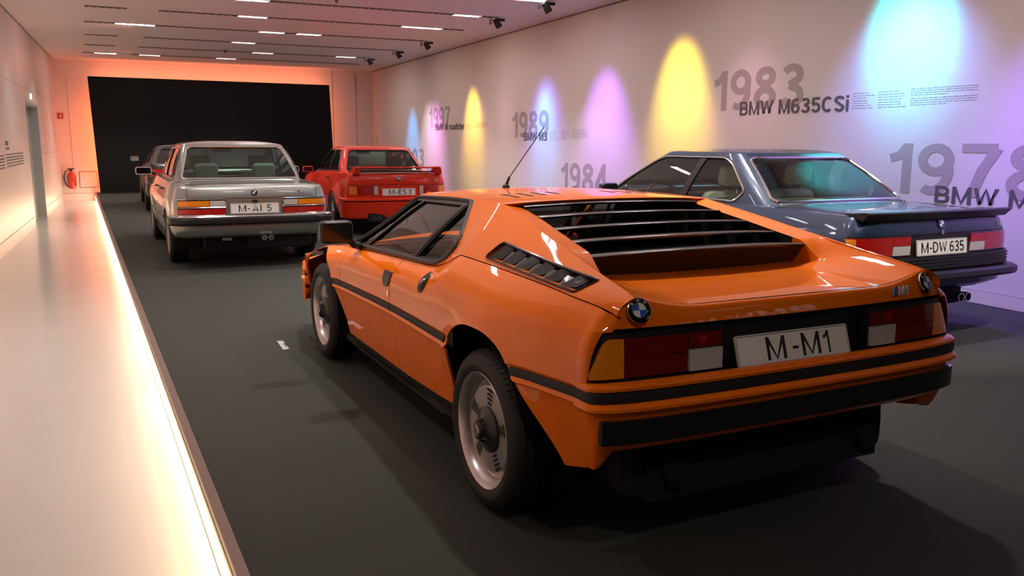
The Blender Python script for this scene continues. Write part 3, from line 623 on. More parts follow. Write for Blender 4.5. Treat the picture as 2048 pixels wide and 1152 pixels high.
def roundel(car, c, n, r, up=(0, 0, 1)):
    x, y, n = frame_from(n, up); c = Vector(c); mb = MB()
    def P(u, v, w_): return tuple(c+x*u+y*v+n*w_)
    def ring(r0, h0, r1, h1, mi, N=40):
        vs = [P(r0*cos(2*pi*k/N), r0*sin(2*pi*k/N), h0) for k in range(N)]+[P(r1*cos(2*pi*k/N), r1*sin(2*pi*k/N), h1) for k in range(N)]
        mb.add(vs, [(k, (k+1) % N, N+(k+1) % N, N+k) for k in range(N)], mi)
    ring(r, -.002, r, .004, 0); ring(r, .004, r*.95, .005, 0); ring(r*.95, .005, r*.60, .006, 1); ring(r*.60, .006, r*.57, .0063, 0)
    for q in range(4):
        N = 8; vs = [P(0, 0, .0066)]+[P(r*.575*cos(pi/2*q+pi/2*k/N), r*.575*sin(pi/2*q+pi/2*k/N), .0062) for k in range(N+1)]
        mb.add(vs, [(0, k+1, k+2) for k in range(N)], 2 if q in (1, 3) else 3)
    o = mb.obj('roundel', ['chrome', 'blackgloss', 'blue', 'white'], car)
    for ch, a in (('B', 135), ('M', 90), ('W', 45)):
        a = radians(a); u = x*cos(a)+y*sin(a); t = u.cross(n)*1.0; t = Vector(t); t = (x*sin(a)-y*cos(a)); h = r*.24
        v, f, wd = text_mb(ch, .17); base = c+u*(r*.66)+n*.0062-t*(h*wd*.5)
        m2 = MB(); m2.add([base+t*(p[0]*h)+u*(p[1]*h)+n*p[2]*.3 for p in v], f); m2.obj('letter', 'white', o, flat=True)
    return o
def licence_plate(car, c, right, up, s, groups_w, wdt=.52, hgt=.11, tstart=None, theight=.075, weight=.13):
    right, up = Vector(right).normalized(), Vector(up).normalized(); n = right.cross(up).normalized(); c = Vector(c)
    P = rpoly([(-wdt/2, -hgt/2), (wdt/2, -hgt/2), (wdt/2, hgt/2), (-wdt/2, hgt/2)], .009, 3)
    mb = MB(); mb.prism(P, lambda u, v: tuple(c+right*u+up*v+n*.004), lambda u, v: tuple(c+right*u+up*v-n*.004), 0)
    o = mb.obj('licence_plate', 'plate', car)
    P2 = rpoly([(-wdt/2+.005, -hgt/2+.005), (wdt/2-.005, -hgt/2+.005), (wdt/2-.005, hgt/2-.005), (-wdt/2+.005, hgt/2-.005)], .007, 3)
    MB().tube([c+right*u+up*v+n*.0042 for u, v in P2], .0011, 4, True).obj('plate_border', 'ink', o)
    for txt, x0, w_ in groups_w:
        text_obj(txt, 'plate_letters', c+right*x0-up*(theight/2)+n*.004, right, up, theight, w_, 'ink', o, weight, 0, .001)
    return o
def mstripe(car, c, right, up, h, txt):
    """slanted tricolour bars with the letters after it"""
    right, up = Vector(right).normalized(), Vector(up).normalized(); n = right.cross(up).normalized(); c = Vector(c)
    mb = MB(); x = 0
    for k, m_ in enumerate((0, 1, 2)):
        w_ = h*.24; P = [c+right*(x+u+v*h*.28)+up*(v*h) for u, v in ((0, 0), (w_, 0), (w_, 1), (0, 1))]; plate4(mb, P, n*.003, m_); x += w_
    o = mb.obj('tricolour_badge', ['mlight', 'blue', 'mred'], car)
    text_obj(txt, 'badge_letters', c+right*(x+h*.15), right, up, h, h*(.95 if len(txt) == 1 else 1.55), 'badge', o, .24, .28, .003, .05)
    return o
def tube_obj(name, pts, r, m, parent, closed=False, seg=6): return MB().tube(pts, r, seg, closed).obj(name, m, parent)
def seat(car, x, y, z, m, w_=.50, head=True, back_h=.56, solid=True):
    b = MB(); b.rbox((0, 0, 0), (w_, .13, back_h), .09, n=4); b.tf(Matrix.Translation((x, y, z+back_h/2+.12)) @ Matrix.Rotation(radians(14), 4, 'X'))
    b.rbox((x, y+.27, z+.08), (w_, .50, .16), .06)
    o = b.obj('seat', m, car)
    if head:
        zt = z+.12+back_h; yb_ = y-.12
        h = MB(); h.rbox((0, 0, 0), (.27, .10, .17), .045, n=4); h.tf(Matrix.Translation((x, yb_, zt+.13)) @ Matrix.Rotation(radians(12), 4, 'X')); h.obj('headrest', m, o)
        p = MB()
        for sx in (-.06, .06): p.tube([(x+sx, yb_+.02, zt-.03), (x+sx, yb_, zt+.09)], .006, 6)
        p.obj('headrest_posts', 'chrome', o)
    return o
def steering_wheel(car, x, y, z, r=.185, m='black'):
    Mx = Matrix.Translation((x, y, z)) @ Matrix.Rotation(radians(68), 4, 'X')
    mb = MB(); mb.tube([Mx @ Vector((r*cos(2*pi*k/36), r*sin(2*pi*k/36), 0)) for k in range(36)], .014, 8, True)
    mb.lathe([(-.01, .055), (.015, .05), (.02, 0)], 18, axis='z') if False else None
    for a in (20, 160, 270): a = radians(a); mb.tube([Mx @ Vector((0, 0, 0)), Mx @ Vector((r*cos(a), r*sin(a), 0))], .013, 6)
    mb.tube([Mx @ Vector((0, 0, .02)), Mx @ Vector((0, 0, -.25))], .035, 10)
    return mb.obj('steering_wheel', m, car)
def door_mirror(car, c, w_, h_, glassm, body, frame=None, armto=None):
    mb = MB(); mb.rbox(c, (w_, .07, h_), .03, n=4); o = mb.obj('door_mirror', body, car)
    P = rpoly([(-w_/2+.010, -h_/2+.010), (w_/2-.010, -h_/2+.010), (w_/2-.010, h_/2-.010), (-w_/2+.010, h_/2-.010)], .022, 4)
    MB().prism(P, lambda x, z: (c[0]+x, c[1]-.0365, c[2]+z), lambda x, z: (c[0]+x, c[1]-.03, c[2]+z)).obj('mirror_glass', glassm, o)
    if frame: MB().tube([(c[0]+x*1.03, c[1]-.034, c[2]+z*1.05) for x, z in P], .006, 6, True).obj('mirror_frame', frame, o)
    if armto: MB().tube([(c[0]+(w_/2-.02 if armto[0] > c[0] else -w_/2+.02), c[1], c[2]-h_*.35), ((c[0]+armto[0])/2+.02, c[1], armto[2]+.02), armto], [.02, .018, .024], 8).obj('mirror_arm', 'black', o)
    return o
def car_root(name, pose, label): return empty(name, (pose[0], pose[1], 0), pose[2], label, 'car')
# ------------------------------------------------------------------ the orange mid-engined car
# local frame: x right, y forward, origin on the ground under the rear axle
def build_orange():
    car = car_root('sports_car', (2.0478, 2.892, 0.03712), 'orange wedge shaped mid-engined sports car with black louvres, nearest the viewer')
    WD = pchip([(-.62, .846), (-.56, .852), (-.4, .877), (-.2, .897), (0, .906), (.4, .900), (1.1, .886), (2.0, .886), (2.56, .902), (2.9, .888), (3.2, .84)])
    ZB = pchip([(-.8, .42), (-.62, .368), (-.5, .336), (-.3, .30), (.35, .30), (.6, .285), (1.1, .265), (2.1, .262), (2.9, .25), (3.3, .26)])
    ZC = pchip([(-.8, .600), (-.6, .594), (-.25, .585), (.35, .565), (1.1, .560), (2.2, .532), (3.2, .50)])     # lower crease
    ZS = pchip([(-.76, .80), (-.735, .845), (-.70, .868), (-.62, .890), (-.45, .905), (-.2, .915), (.45, .925), (.53, .905), (.61, .876), (.70, .850), (.83, .838), (1.05, .830), (2.0, .782), (2.2, .768), (2.56, .738), (2.9, .68), (3.2, .60)])
    XS = pchip([(-.76, .72), (-.70, .735), (-.62, .755), (-.45, .775), (.45, .772), (1.05, .80), (2.0, .79), (2.2, .80), (2.56, .80), (2.9, .77), (3.2, .70)])
    MH = .034
    def X(y, z, groove=True):
        W_, zb, zc, zs, xs = WD(y), ZB(y), ZC(y), ZS(y), XS(y); zm0 = zc+.014; zm1 = zm0+MH
        if z <= zc:
            t = (zc-z)/(zc-zb); x = W_-.012-.034*t-.012*t*t if t > .02 else W_-.012*t/.02*1.0
        elif z <= zm0: x = W_-.006*(z-zc)/(zm0-zc)
        elif z <= zm1: x = W_-.010
        else:
            zq = zm1+.06
            if z < zq: x = W_-.004-.002*(z-zm1)/.06
            else: h = (z-zq)/max(.02, zs-zq); h = min(1, h); x = W_-.006-(W_-.006-xs)*h**2.7
        for cy, k in ((0, .014), (2.56, .012)):
            r = sqrt((y-cy)**2+(z-.31)**2)
            if z > .40 and abs(y-cy) < .6: x += k*math.exp(-((r-.40)/.055)**2)*min(1, (z-.4)/.15)*(1 if z < zs-.02 else .4)
        return x
    rarch = rpoly([(.335, .1), (.338, .56), (.26, .665), (.12, .712), (-.08, .716), (-.215, .670), (-.30, .565), (-.41, .455), (-.50, .35), (-.53, .1)], [.02, .06, .08, .08, .1, .1, .1, .1, .05, .02], 6)
    farch = rpoly([(3.06, .1), (2.96, .40), (2.88, .56), (2.74, .69), (2.58, .732), (2.40, .722), (2.26, .64), (2.14, .46), (2.03, .30), (1.97, .1)], [.02, .1, .1, .1, .1, .1, .1, .1, .05, .02], 6)
    # --- side panels, rows through the feature lines
    T = [('b', t) for t in lin(0, .965, 15)]+[('b', .985), ('b', 1)]+[('m', 0), ('m', .5), ('m', 1)]+[('u', t) for t in lin(.03, 1, 26)]
    def rowz(y, t):
        k, f = t; zb, zc, zs = ZB(y), ZC(y), ZS(y); zm0, zm1 = zc+.014, zc+.014+MH
        return zb+(zc-zb)*f if k == 'b' else (zm0+(zm1-zm0)*f if k == 'm' else zm1+(zs-zm1)*f)
    YC = -.62
    def side(y0, y1, name, s, holes=()):
        n = int((y1-y0)/.022)+2; ys = lin(y0, y1, n)
        Ys = [y0]+ys+[y1]; flag = [1]+[0]*n+[1]; mb = MB()
        # main skin
        Ts = T
        f = lambda y, z: (-X(y, z), y, z)
        fsurf(f, ys, list(range(len(Ts))), UV=lambda y, i: (y, rowz(y, Ts[i])), holes=holes, mb=mb, rim=((lambda p: (.010, 0, 0)), False), snap=.04)
        # folded edges at both ends and along the top
        for yy in (y0, y1):
            if yy in (YC,): continue
            vs = []; zz = [rowz(yy, t) for t in Ts]; zz = [z for z in zz if not any(inpoly(yy, z, h) for h in holes)]
            for z in zz: vs += [(-X(yy, z), yy, z), (-X(yy, z)+.02, yy, z)]
            mb.add(vs, [(2*i, 2*i+1, 2*i+3, 2*i+2) for i in range(len(zz)-1)])
        vs = []
        for yy in ys: vs += [(-XS(yy), yy, ZS(yy)), (-XS(yy)+.02, yy, ZS(yy)-.006)]
        mb.add(vs, [(2*i, 2*i+1, 2*i+3, 2*i+2) for i in range(n-1)])
        if s > 0: mb.flipx()
        return mb.obj(name, 'orange', car, 24)
    g = .0025
    for s in (-1, 1):
        side(YC, 1.12-g, 'rear_quarter', s, [rarch]); d = side(1.12+g, 2.06-g, 'door', s); side(2.06+g, 3.2, 'front_wing', s, [farch])
        # door furniture
        F = lambda y, z, o: (s*(X(y, z)+o), y, z)
        slab(F, rpoly([(1.10, .745), (1.195, .745), (1.185, .69), (1.15, .67), (1.11, .69)][::1], .012, 3) if False else rpoly([(1.125, .765), (1.245, .758), (1.235, .720), (1.21, .690), (1.15, .690), (1.13, .715)], .02, 4), .006, .01, .02).obj('door_handle', 'black', d)
        slab(F, rpoly([(1.135, .645), (1.16, .645), (1.16, .672), (1.135, .672)], .012, 4), .003, .005, .01).obj('lock', 'chrome', d)
    # fuel cap (left only) and the lock ring
    FL = lambda y, z, o: (-(X(y, z)+o), y, z)
    cir = lambda cy, cz, r, n=28: [(cy+r*cos(2*pi*k/n), cz+r*sin(2*pi*k/n)) for k in range(n)]
    fc = slab(FL, cir(.69, .782, .044), .005, .012, .012).obj('fuel_cap', 'black', car); slab(FL, cir(.69, .785, .034), .008, .006, .012).obj('cap_ring', 'rubber', fc); slab(FL, cir(.69, .785, .014), .014, .01, .006).obj('cap_lock', 'chrome', fc)
    # molding strips
    for s in (-1, 1):
        for y0, y1, nm in ((-.268, YC, 'q'), (1.117, .342, 'q'), (2.055, 1.123, 'd'), (2.20, 2.063, 'w')):
            a, b = min(y0, y1), max(y0, y1); n = max(3, int((b-a)/.03)); mb = MB(); vs = []
            for y in lin(a, b, n):
                zc = ZC(y)+.014
                for z, o in ((zc+.001, -.004), (zc+.002, .005), (zc+MH*.5, .008), (zc+MH-.002, .005), (zc+MH-.001, -.004)): vs.append((s*(X(y, zc+MH*.5)+o+.001), y, z))
            mb.add(vs, [(5*i+k, 5*i+k+1, 5*i+k+6, 5*i+k+5) for i in range(n-1) for k in range(4)]+[(0, 1, 2, 3, 4), tuple(5*(n-1)+k for k in (4, 3, 2, 1, 0))])
            mb.obj('rub_strip', 'rubber', car)
        # sill
        mb = MB(); vs = []; ys = lin(.37, 1.96, 24)
        for y in ys:
            zb = ZB(y)
            for z, x in ((zb+.003, X(y, zb)-.004), (zb-.03, X(y, zb)-.010), (zb-.075, X(y, zb)-.05), (zb-.075, .6)): vs.append((s*x, y, z))
        mb.add(vs, [(4*i+k, 4*i+k+1, 4*i+k+5, 4*i+k+4) for i in range(len(ys)-1) for k in range(3)]); mb.obj('sill', 'black', car)
    # --- greenhouse side / buttress surface
    ZT = pchip([(-.72, .925), (-.55, .954), (-.45, .970), (-.25, 1.005), (-.05, 1.040), (.15, 1.077), (.35, 1.112), (.45, 1.128), (.52, 1.136), (.8, 1.142), (1.2, 1.139), (1.42, 1.133), (1.54, 1.115), (1.68, 1.052), (2.20, .775)])
    XT = pchip([(-.72, .680), (-.55, .665), (.05, .602), (.45, .560), (.9, .555), (1.42, .558), (1.54, .566), (1.68, .592), (2.20, .765)])
    def GX(y, z, o=0.):
        zs, zt, xs, xt = ZS(y)+.004, ZT(y), XS(y), XT(y); h = (z-zs)/max(.004, zt-zs); h = max(-.2, min(1.05, h)); return xs+(xt-xs)*h+.016*sin(pi*max(0, min(1, h)))+o
    GXo = lambda y, z, o: (-(GX(y, z)+o), y, z)
    win = rpoly([(2.09, .797), (1.51, 1.108), (1.05, 1.126), (.805, 1.128), (.655, 1.00), (.60, .945), (.655, .893), (.74, .857), (.85, .851), (1.05, .846)], [.03, .05, .3, .04, .10, .05, .06, .06, .08, .1], 5)
    vent = rpoly([(.245, .945), (.205, 1.008), (-.50, .956), (-.475, .918)], .018, 4)
    for s in (-1, 1):
        n = 132; ys = lin(-.69, 2.17, n); mb = MB(); ts = lin(0, 1, 24)
        fsurf(lambda y, z: (-GX(y, z), y, z), ys, ts, UV=lambda y, t: (y, ZS(y)+.004+(ZT(y)-ZS(y)-.004)*t), holes=[win, vent], rim=((lambda p: (.03, 0, 0)), False), mb=mb, snap=.03)
        vs = []
        for yy in ys: vs += [(-XS(yy), yy, ZS(yy)+.004), (-XS(yy)+.02, yy, ZS(yy)+.002)]
        mb.add(vs, [(2*i, 2*i+1, 2*i+3, 2*i+2) for i in range(n-1)])
        if s > 0: mb.flipx()
        mb.obj('buttress', 'orange', car, 24)
        G = (lambda s: lambda y, z, o: (s*(GX(y, z)+o), y, z))(s)
        # black window frame: ring between the opening and an inner outline
        wf = MB(); pts = densify(win, .03)
        cx, cz = .0, .0
        wf.tube([G(y, z, .001) for y, z in pts], .011, 6, True)
        ob = wf.obj('window_frame', 'black', car)
        def bar(p, q, w_, o, par, nm='frame_bar', m_='black', k=8):
            dy, dz = q[0]-p[0], q[1]-p[1]; L = math.hypot(dy, dz); ny, nz = -dz/L*w_/2, dy/L*w_/2; b = MB(); vs = []
            for i in range(k+1):
                t = i/k; y, z = p[0]+dy*t, p[1]+dz*t
                for (a, oo) in ((1, o), (-1, o), (-1, o-.02), (1, o-.02)): vs.append(G(y+ny*a, z+nz*a, oo))
            b.add(vs, [(4*i+j, 4*i+(j+1) % 4, 4*i+4+(j+1) % 4, 4*i+4+j) for i in range(k) for j in range(4)]+[(0, 1, 2, 3), (4*k+3, 4*k+2, 4*k+1, 4*k)]); return b.obj(nm, m_, par)
        bar((1.02, .850), (.845, 1.13), .034, .004, ob); bar((.975, .85), (.80, 1.13), .010, .007, ob, 'frame_bead', 'rubber'); bar((1.84, .810), (1.34, 1.122), .014, .002, ob)
        bar((2.09, .800), (1.51, 1.106), .040, .003, ob); bar((1.50, 1.104), (.81, 1.122), .026, .003, ob); bar((.805, 1.124), (.64, .985), .022, .003, ob); bar((2.06, .805), (1.0, .852), .014, .002, ob)
        bar((.64, .99), (.605, .94), .022, .003, ob); bar((.61, .945), (.74, .862), .018, .003, ob); bar((.73, .862), (1.0, .853), .018, .003, ob)
        slab(G, win, -.012, .004, .05).obj('side_window', 'glass_smoke', car)
        # side vent: black recess with slanted fins
        vb = slab(G, vent, -.028, .004, .03).obj('side_vent', 'blackgloss', car)
        MB().tube([G(y, z, .002) for y, z in densify(vent, .03)], .005, 6, True).obj('vent_frame', 'blackgloss', vb)
        for k in range(6):
            t = (k+.55)/6.2; y0 = .245+(-.475-.245)*t; z0 = .945+(.918-.945)*t; y1 = .205+(-.50-.205)*t; z1 = 1.008+(.956-1.008)*t
            y0 -= .0; b = MB(); w2 = .060; vs = []
            for yy, zz in ((y0, z0+.004), (y1, z1-.004)):
                for dy, oo in ((w2*.5, .000), (-w2*.5, -.024), (-w2*.5+.004, -.026), (w2*.5+.004, -.004)): vs.append(G(yy+dy, zz, oo))
            b.add(vs, [(0, 1, 5, 4), (1, 2, 6, 5), (2, 3, 7, 6), (3, 0, 4, 7), (3, 2, 1, 0), (4, 5, 6, 7)]); b.obj('vent_fin', 'black', vb)
    # --- engine deck and inner buttress walls
    ZD = pchip([(-.72, .874), (-.66, .884), (-.4, .893), (-.15, .908), (.05, .925), (.5, .95)])
    def deck(x, y):
        xt, zt, zd = XT(y), ZT(y), ZD(y); a = abs(x)/xt; wi = .42 if y < -.3 else .34
        wi = .30+.10*max(0, min(1, (-y-.1)/.4)); h = max(0, (a-(1-wi))/wi); za = zd+(zt-zd)*h**1.9
        zb2 = zt-.016*(1-a)/.16 if a > .835 else zd; q = max(0, min(1, (y+.30)/.14)); q = q*q*(3-2*q); return za+(zb2-za)*q
    ys = lin(-.655, .50, 56); xs = sorted([-1+2*i/72 for i in range(73)]+[-.8405, -.8395, .8395, .8405])
    bay = [(-.84, .62), (.84, .62), (.84, -.13), (-.84, -.13)]
    mb = MB(); fsurf(lambda x, y: (x*XT(y), y, deck(x*XT(y), y)), xs, ys, holes=[bay], mb=mb)
    mb.obj('engine_cover', 'orange', car, 40)
    # small rounded cap along the ridge
    for s in (-1, 1): MB().tube([(s*(XT(y)-.003), y, ZT(y)-.005) for y in lin(-.655, .52, 40)], .0062, 8).obj('ridge', 'orange', car)
    # --- tail panel (spoiler lip) wrapping between buttresses
    def YL(x): return -.665-.012*(1-(x/.7)**2)
    def tailp(u, v):       # u in -1..1, v 0 top .. 1 bottom
        a = abs(u); x0 = u*.685; x1 = u*.745; lt = deck(min(.999, a*1.0)*XT(-.655)*(1 if u > 0 else -1), -.655)
        z0 = lt; z1 = .828+.004*a; y0 = -.657-.012*(1-a*a)+.0; y1 = -.690+.012*a**6-.01*(1-a*a)
        x = x0*(XT(-.655)/.685)*(1-v)+x1*v; r = v; z = z0+(z1-z0)*(v**1.35); y = y0+(y1-y0)*(v**.42); return (x, y, z)
    mb = MB(); fsurf(tailp, [-1+2*i/64 for i in range(65)], [0, .02, .05, .1, .16, .24, .34, .45, .56, .67, .78, .88, .95, .985, 1.0], mb=mb)
    vs = []
    for i in range(65): p = tailp(-1+2*i/64, 1); vs += [p, (p[0]*.99, p[1]+.03, p[2]-.002)]
    mb.add(vs, [(2*i, 2*i+1, 2*i+3, 2*i+2) for i in range(64)])
    # corner cheeks closing buttress end to tail panel
    for s in (-1, 1):
        vs = []; ts = lin(0, 1, 15); vv = [1, .95, .88, .78, .67, .56, .45, .34, .24, .16, .1, .05, .02, 0]
        A_ = [(s*GX(-.69, ZS(-.69)+.004+(ZT(-.69)-ZS(-.69)-.004)*t), -.69, ZS(-.69)+.004+(ZT(-.69)-ZS(-.69)-.004)*t) for t in lin(0, 1, 14)]
        B_ = [tailp(s*1.0, v) for v in vv]
        for i in range(14): vs += [A_[i], B_[i]]
        mb.add(vs, [(2*i, 2*i+1, 2*i+3, 2*i+2) for i in range(13)])
        y0 = -.655; A2 = [(s*XT(y), y, ZT(y)) for y in (-.69, -.675, -.655)]
        mb.add([A2[0], A2[2], B_[-1]], [(0, 1, 2)])
    mb.obj('tail_panel', 'orange', car, 40)
    nrm = Vector((0, -.62, .78))
    for s in (-1, 1):
        p = Vector(tailp(s*.925, .52)); roundel(car, p+Vector((0, -.010, .004)), Vector((s*.12, -.93, .36)), .041, (0, .36, .93))
    p = Vector(tailp(.66, .62)); mstripe(car, p+Vector((0, -.006, -.008)), (1, .03, 0), (0, .25, .97), .034, 'M1')
    # --- rear body ring from the rear quarter round the back
    def prof(nodes): return pchip(nodes)
    YR = lambda z: (-.705 if z < .36 else 0)
    def ring(name, zy, m_, xr=None, n=5.5, parent=car, z_side=True, mi=None):
        """zy: list of (z, yrear, x) rows; wraps corner to y=YC"""
        A = [(-1+2*i/80) for i in range(81)]; mb = MB(); vs = []
        for z, yr, xm in zy:
            for a in A:
                th = a*pi/2; px = abs(sin(th))**(2/n)*(1 if a > 0 else -1); py = abs(cos(th))**(2/n); bow = .018*(1-px*px)
                xx = xm*px; yy = YC+(yr-YC)*py-bow*py*(1 if py > .5 else 0)*1.0
                zz = z(px) if callable(z) else z
                vs.append((xx, yy, zz))
        k = 81; mb.add(vs, [(r*k+i, r*k+i+1, (r+1)*k+i+1, (r+1)*k+i) for r in range(len(zy)-1) for i in range(80)]); return mb.obj(name, m_, parent, 28)
    xq = lambda z: X(YC, z)
    zc0 = ZC(-.7)   # ~.597
    zm = zc0+.014
    # lower valance (its lower edge rises between the corners)
    W0 = WD(YC); lift = lambda h: (lambda px: h[0]+(h[1]-h[0])*max(0, min(1, (1-abs(px))/.07)))
    ring('rear_valance', [(lift((.366, .430)), -.64, xq(.37)-.02), (lift((.370, .434)), -.69, xq(.372)-.002), (lift((.39, .444)), -.708, xq(.39)), (lift((.42, .458)), -.722, xq(.42)), (lift((.45, .472)), -.730, xq(.45)), (.485, -.735, xq(.485)), (.52, -.739, xq(.52)), (.545, -.742, xq(.545)), (zc0-.028, -.752, xq(zc0-.028)), (zc0-.010, -.770, W0+.001), (zc0, -.770, W0+.001), (zm+.002, -.748, W0-.004)], 'orange')
    ring('rear_rub_strip', [(zm-.001, -.725, W0-.02), (zm+.001, -.755, W0-.002), (zm+MH*.5, -.757, W0), (zm+MH-.001, -.755, W0-.002), (zm+MH+.001, -.725, W0-.02)], 'rubber')
    ring('rear_ledge', [(zm+MH-.001, -.742, W0-.004), (zm+MH+.004, -.752, W0-.003), (zm+MH+.014, -.754, W0-.004), (zm+MH+.022, -.740, W0-.007), (zm+MH+.024, -.71, W0-.012)], 'orange')
    zl0 = zm+MH+.022; zl1 = .838
    lampx = lambda z: (W0-.006)+(.772-(W0-.006))*max(0, min(1, (z-.66)/.165))**1.3
    # black recess with lamps
    ring('tail_recess', [(zl0, -.652, lampx(.66)-.003), (.70, -.652, lampx(.70)-.003), (.76, -.652, lampx(.76)-.003), (.80, -.652, lampx(.80)-.003), (.832, -.652, .745)], 'black')
    # orange corner skin beside the lamps (between rear quarter and lamp)
    for s in (-1, 1):
        zsd = ZS(YC); mb = MB()
        for z0, z1, nr_, k in ((zl0-.002, .828, 16, 14), (.826, zsd, 8, 22)):
            vs = []
            for i in range(k):
                for r in range(nr_):
                    zs_ = z0+(z1-z0)*r/(nr_-1); lim = .62 if z0 > .8 else .24+.20*max(0, (zs_-.66)/.165)
                    th = lim*i/(k-1); px = cos(th)**(2/5.5); py = sin(th)**(2/5.5) if th > 0 else 0; yy = YC+(-.702-YC)*py
                    z = zs_
                    if z0 > .8: top = ZS(yy); z = z0+(top-z0)*(zs_-z0)/(zsd-z0)
                    xx = X(YC, zs_)*px
                    if z0 > .8: xx += (XS(yy)-xx)*((zs_-z0)/(zsd-z0))**1.3*min(1, i/(k*.4))
                    vs.append((s*xx, yy, z))
            mb.add(vs, [(i*nr_+r, i*nr_+r+1, (i+1)*nr_+r+1, (i+1)*nr_+r) for i in range(k-1) for r in range(nr_-1)])
        mb.obj('lamp_surround', 'orange', car, 30)
    # lamps
    def ringp(x, z, off=0., yr=-.692):
        xm = lampx(z); n = 5.5; px = min(.9999, abs(x)/xm); py = (1-px**n)**(1/n)
        return (x*(1+off*.3*px**8), YC+(yr-off-YC)*py-.018*(1-px*px)*py, z)
    for s in (-1, 1):
        Fs = (lambda s: lambda x, z, o: ringp(s*x, z, o))(s); xo = lampx(.676)-.004; xt = lampx(.800)-.004
        base = slab(Fs, rpoly([(.333, .665), (xo+.0035, .665), (xt+.002, .818), (.333, .818)], [.01, .03, .03, .01], 4), .004, .04, .012).obj('tail_lamp', 'black', car)
        slab(Fs, rpoly([(.712, .678), (xo-.003, .678), (xt-.010, .802), (.712, .802)], [.004, .02, .03, .004], 5), .011, .01, .009).obj('indicator_lens', 'amber', base)
        slab(Fs, rpoly([(.478, .678), (.708, .678), (.708, .740), (.478, .740)], .003, 2), .010, .01, .03).obj('brake_lens', 'darkred', base)
        slab(Fs, rpoly([(.478, .742), (.708, .742), (.708, .802), (.478, .802)], .003, 2), .008, .01, .03).obj('rear_lens', 'darkred', base)
        slab(Fs, rpoly([(.345, .678), (.474, .678), (.474, .748), (.345, .748)], .003, 2), .018, .016, .03).obj('reversing_lens', 'whitelens', base)
        slab(Fs, rpoly([(.345, .752), (.474, .752), (.474, .802), (.345, .802)], .003, 2), .010, .01, .03).obj('fog_lens', 'darkred', base)
        slab(Fs, cir(.42 if s < 0 else .44, .780, .014, 14), .0105, .002, .008).obj('lamp_bulb', 'redlens', base)
    # plate
    t = .10
    licence_plate(car, (0, -.692, .709), (1, 0, 0), (0, .31, .95), 'M-M1', [('M', -.128, .085), ('-', -.012, .030), ('M', .034, .085), ('1', .136, .029)], theight=.080, weight=.125)
    for z in (0,): MB().box((-.30, -.670, .66), (.30, -.655, .81)).obj('plate_holder', 'black', car)
    # black bumper insert
    bz0, bz1 = .478, .556
    F = lambda x, z, o: (x, YC+(-.742-o-YC)*(1-(min(.999, abs(x)/W0))**5.5)**(1/5.5)-.018*(1-(x/W0)**2), z)
    slab(F, rpoly([(-.806, bz0), (.806, bz0), (.806, bz1), (-.806, bz1)], .014, 4), .016, .02, .02).obj('rear_bumper', 'blackgloss', car)
    MB().tube([(-.45, -.60, .30), (-.45, -.66, .30)], .045, 14).obj('exhaust_pipe', 'dark', car); MB().tube([(.45, -.60, .30), (.45, -.66, .30)], .045, 14).obj('exhaust_pipe', 'dark', car)
    MB().rbox((0, -.42, .30), (1.25, .34, .20), .06).obj('silencer', 'dark', car)
    # --- roof
    mb = MB()
    ZR = lambda x, y: ZT(y)+.020*(1-abs(x/XT(y))**2.4)
    ry = lin(0, 1, 44); rx = [-1+2*i/40 for i in range(41)]
    def roofuv(u, v): y0 = .50-.03*(1-u*u); y1 = 1.44+.06*(1-u*u); y = y0+(y1-y0)*v; return (u*XT(y), y)
    slots = []
    for s in (-1, 1):
        for k in range(4):
            yy = .66; xx = .16+.08*k
            slots.append([(s*xx-.010, yy+.06*(1-k/3)), (s*xx+.010, yy+.06*(1-k/3)), (s*xx+.022, yy+.20), (s*xx+.002, yy+.20)])
    fsurf(lambda x, y: (x, y, ZR(x, y)), rx, ry, UV=roofuv, mb=mb)
    vs = []
    for u in rx: x, y = roofuv(u, 0); vs += [(x, y, ZR(x, y)), (x, y+.015, ZR(x, y)-.014)]
    mb.add(vs, [(2*i, 2*i+1, 2*i+3, 2*i+2) for i in range(40)]); roof = mb.obj('roof', 'orange', car, 40)
    for P in slots:
        b = MB(); b.prism(P, lambda x, y: (x, y, ZR(x, y)+.0015), lambda x, y: (x, y, ZR(x, y)-.01)); b.obj('roof_slot', 'dark', roof)
    # windscreen, scuttle, bonnet
    def ws(u, v): a = (u*.53, 1.44+.06*(1-u*u), 1.118+.020*(1-abs(u)**2.4)); b = (u*.72, 2.13+.16*(1-u*u), .79+.01*(1-u*u)); return tuple(a[i]+(b[i]-a[i])*v for i in range(3))
    mb = MB(); fsurf(ws, [-1+2*i/24 for i in range(25)], lin(0.02, 1, 12), mb=mb); mb.obj('windscreen', 'glass_smoke', car)
    for s in (-1, 1): MB().tube([Vector(ws(s*1.0, v))+Vector((s*.012, 0, .002)) for v in lin(0, 1, 12)], .022, 8).obj('pillar', 'orange', car)
    ZH = pchip([(2.1, .788), (2.56, .735), (2.9, .675), (3.2, .60), (3.42, .52)])
    def hood(u, v):
        y0 = 2.13+.16*(1-u*u); y = y0+(3.2-y0)*v; return (u*XS(y), y, ZS(y)+(ZH(y)-ZS(y)+.0)*(1-abs(u)**4)*.6+.0)
    mb = MB(); fsurf(hood, [-1+2*i/40 for i in range(41)], lin(0, 1, 40), mb=mb); mb.obj('bonnet', 'orange', car, 40)
    mb = MB(); vs = []; A = [-1+2*i/48 for i in range(49)]; rows = [(.25, 3.42, .84, .70), (.36, 3.50, .84, .8), (.48, 3.54, .84, .84), (.53, 3.53, .83, .8), (.565, 3.40, .80, .7), (.60, 3.2, .70, .0)]
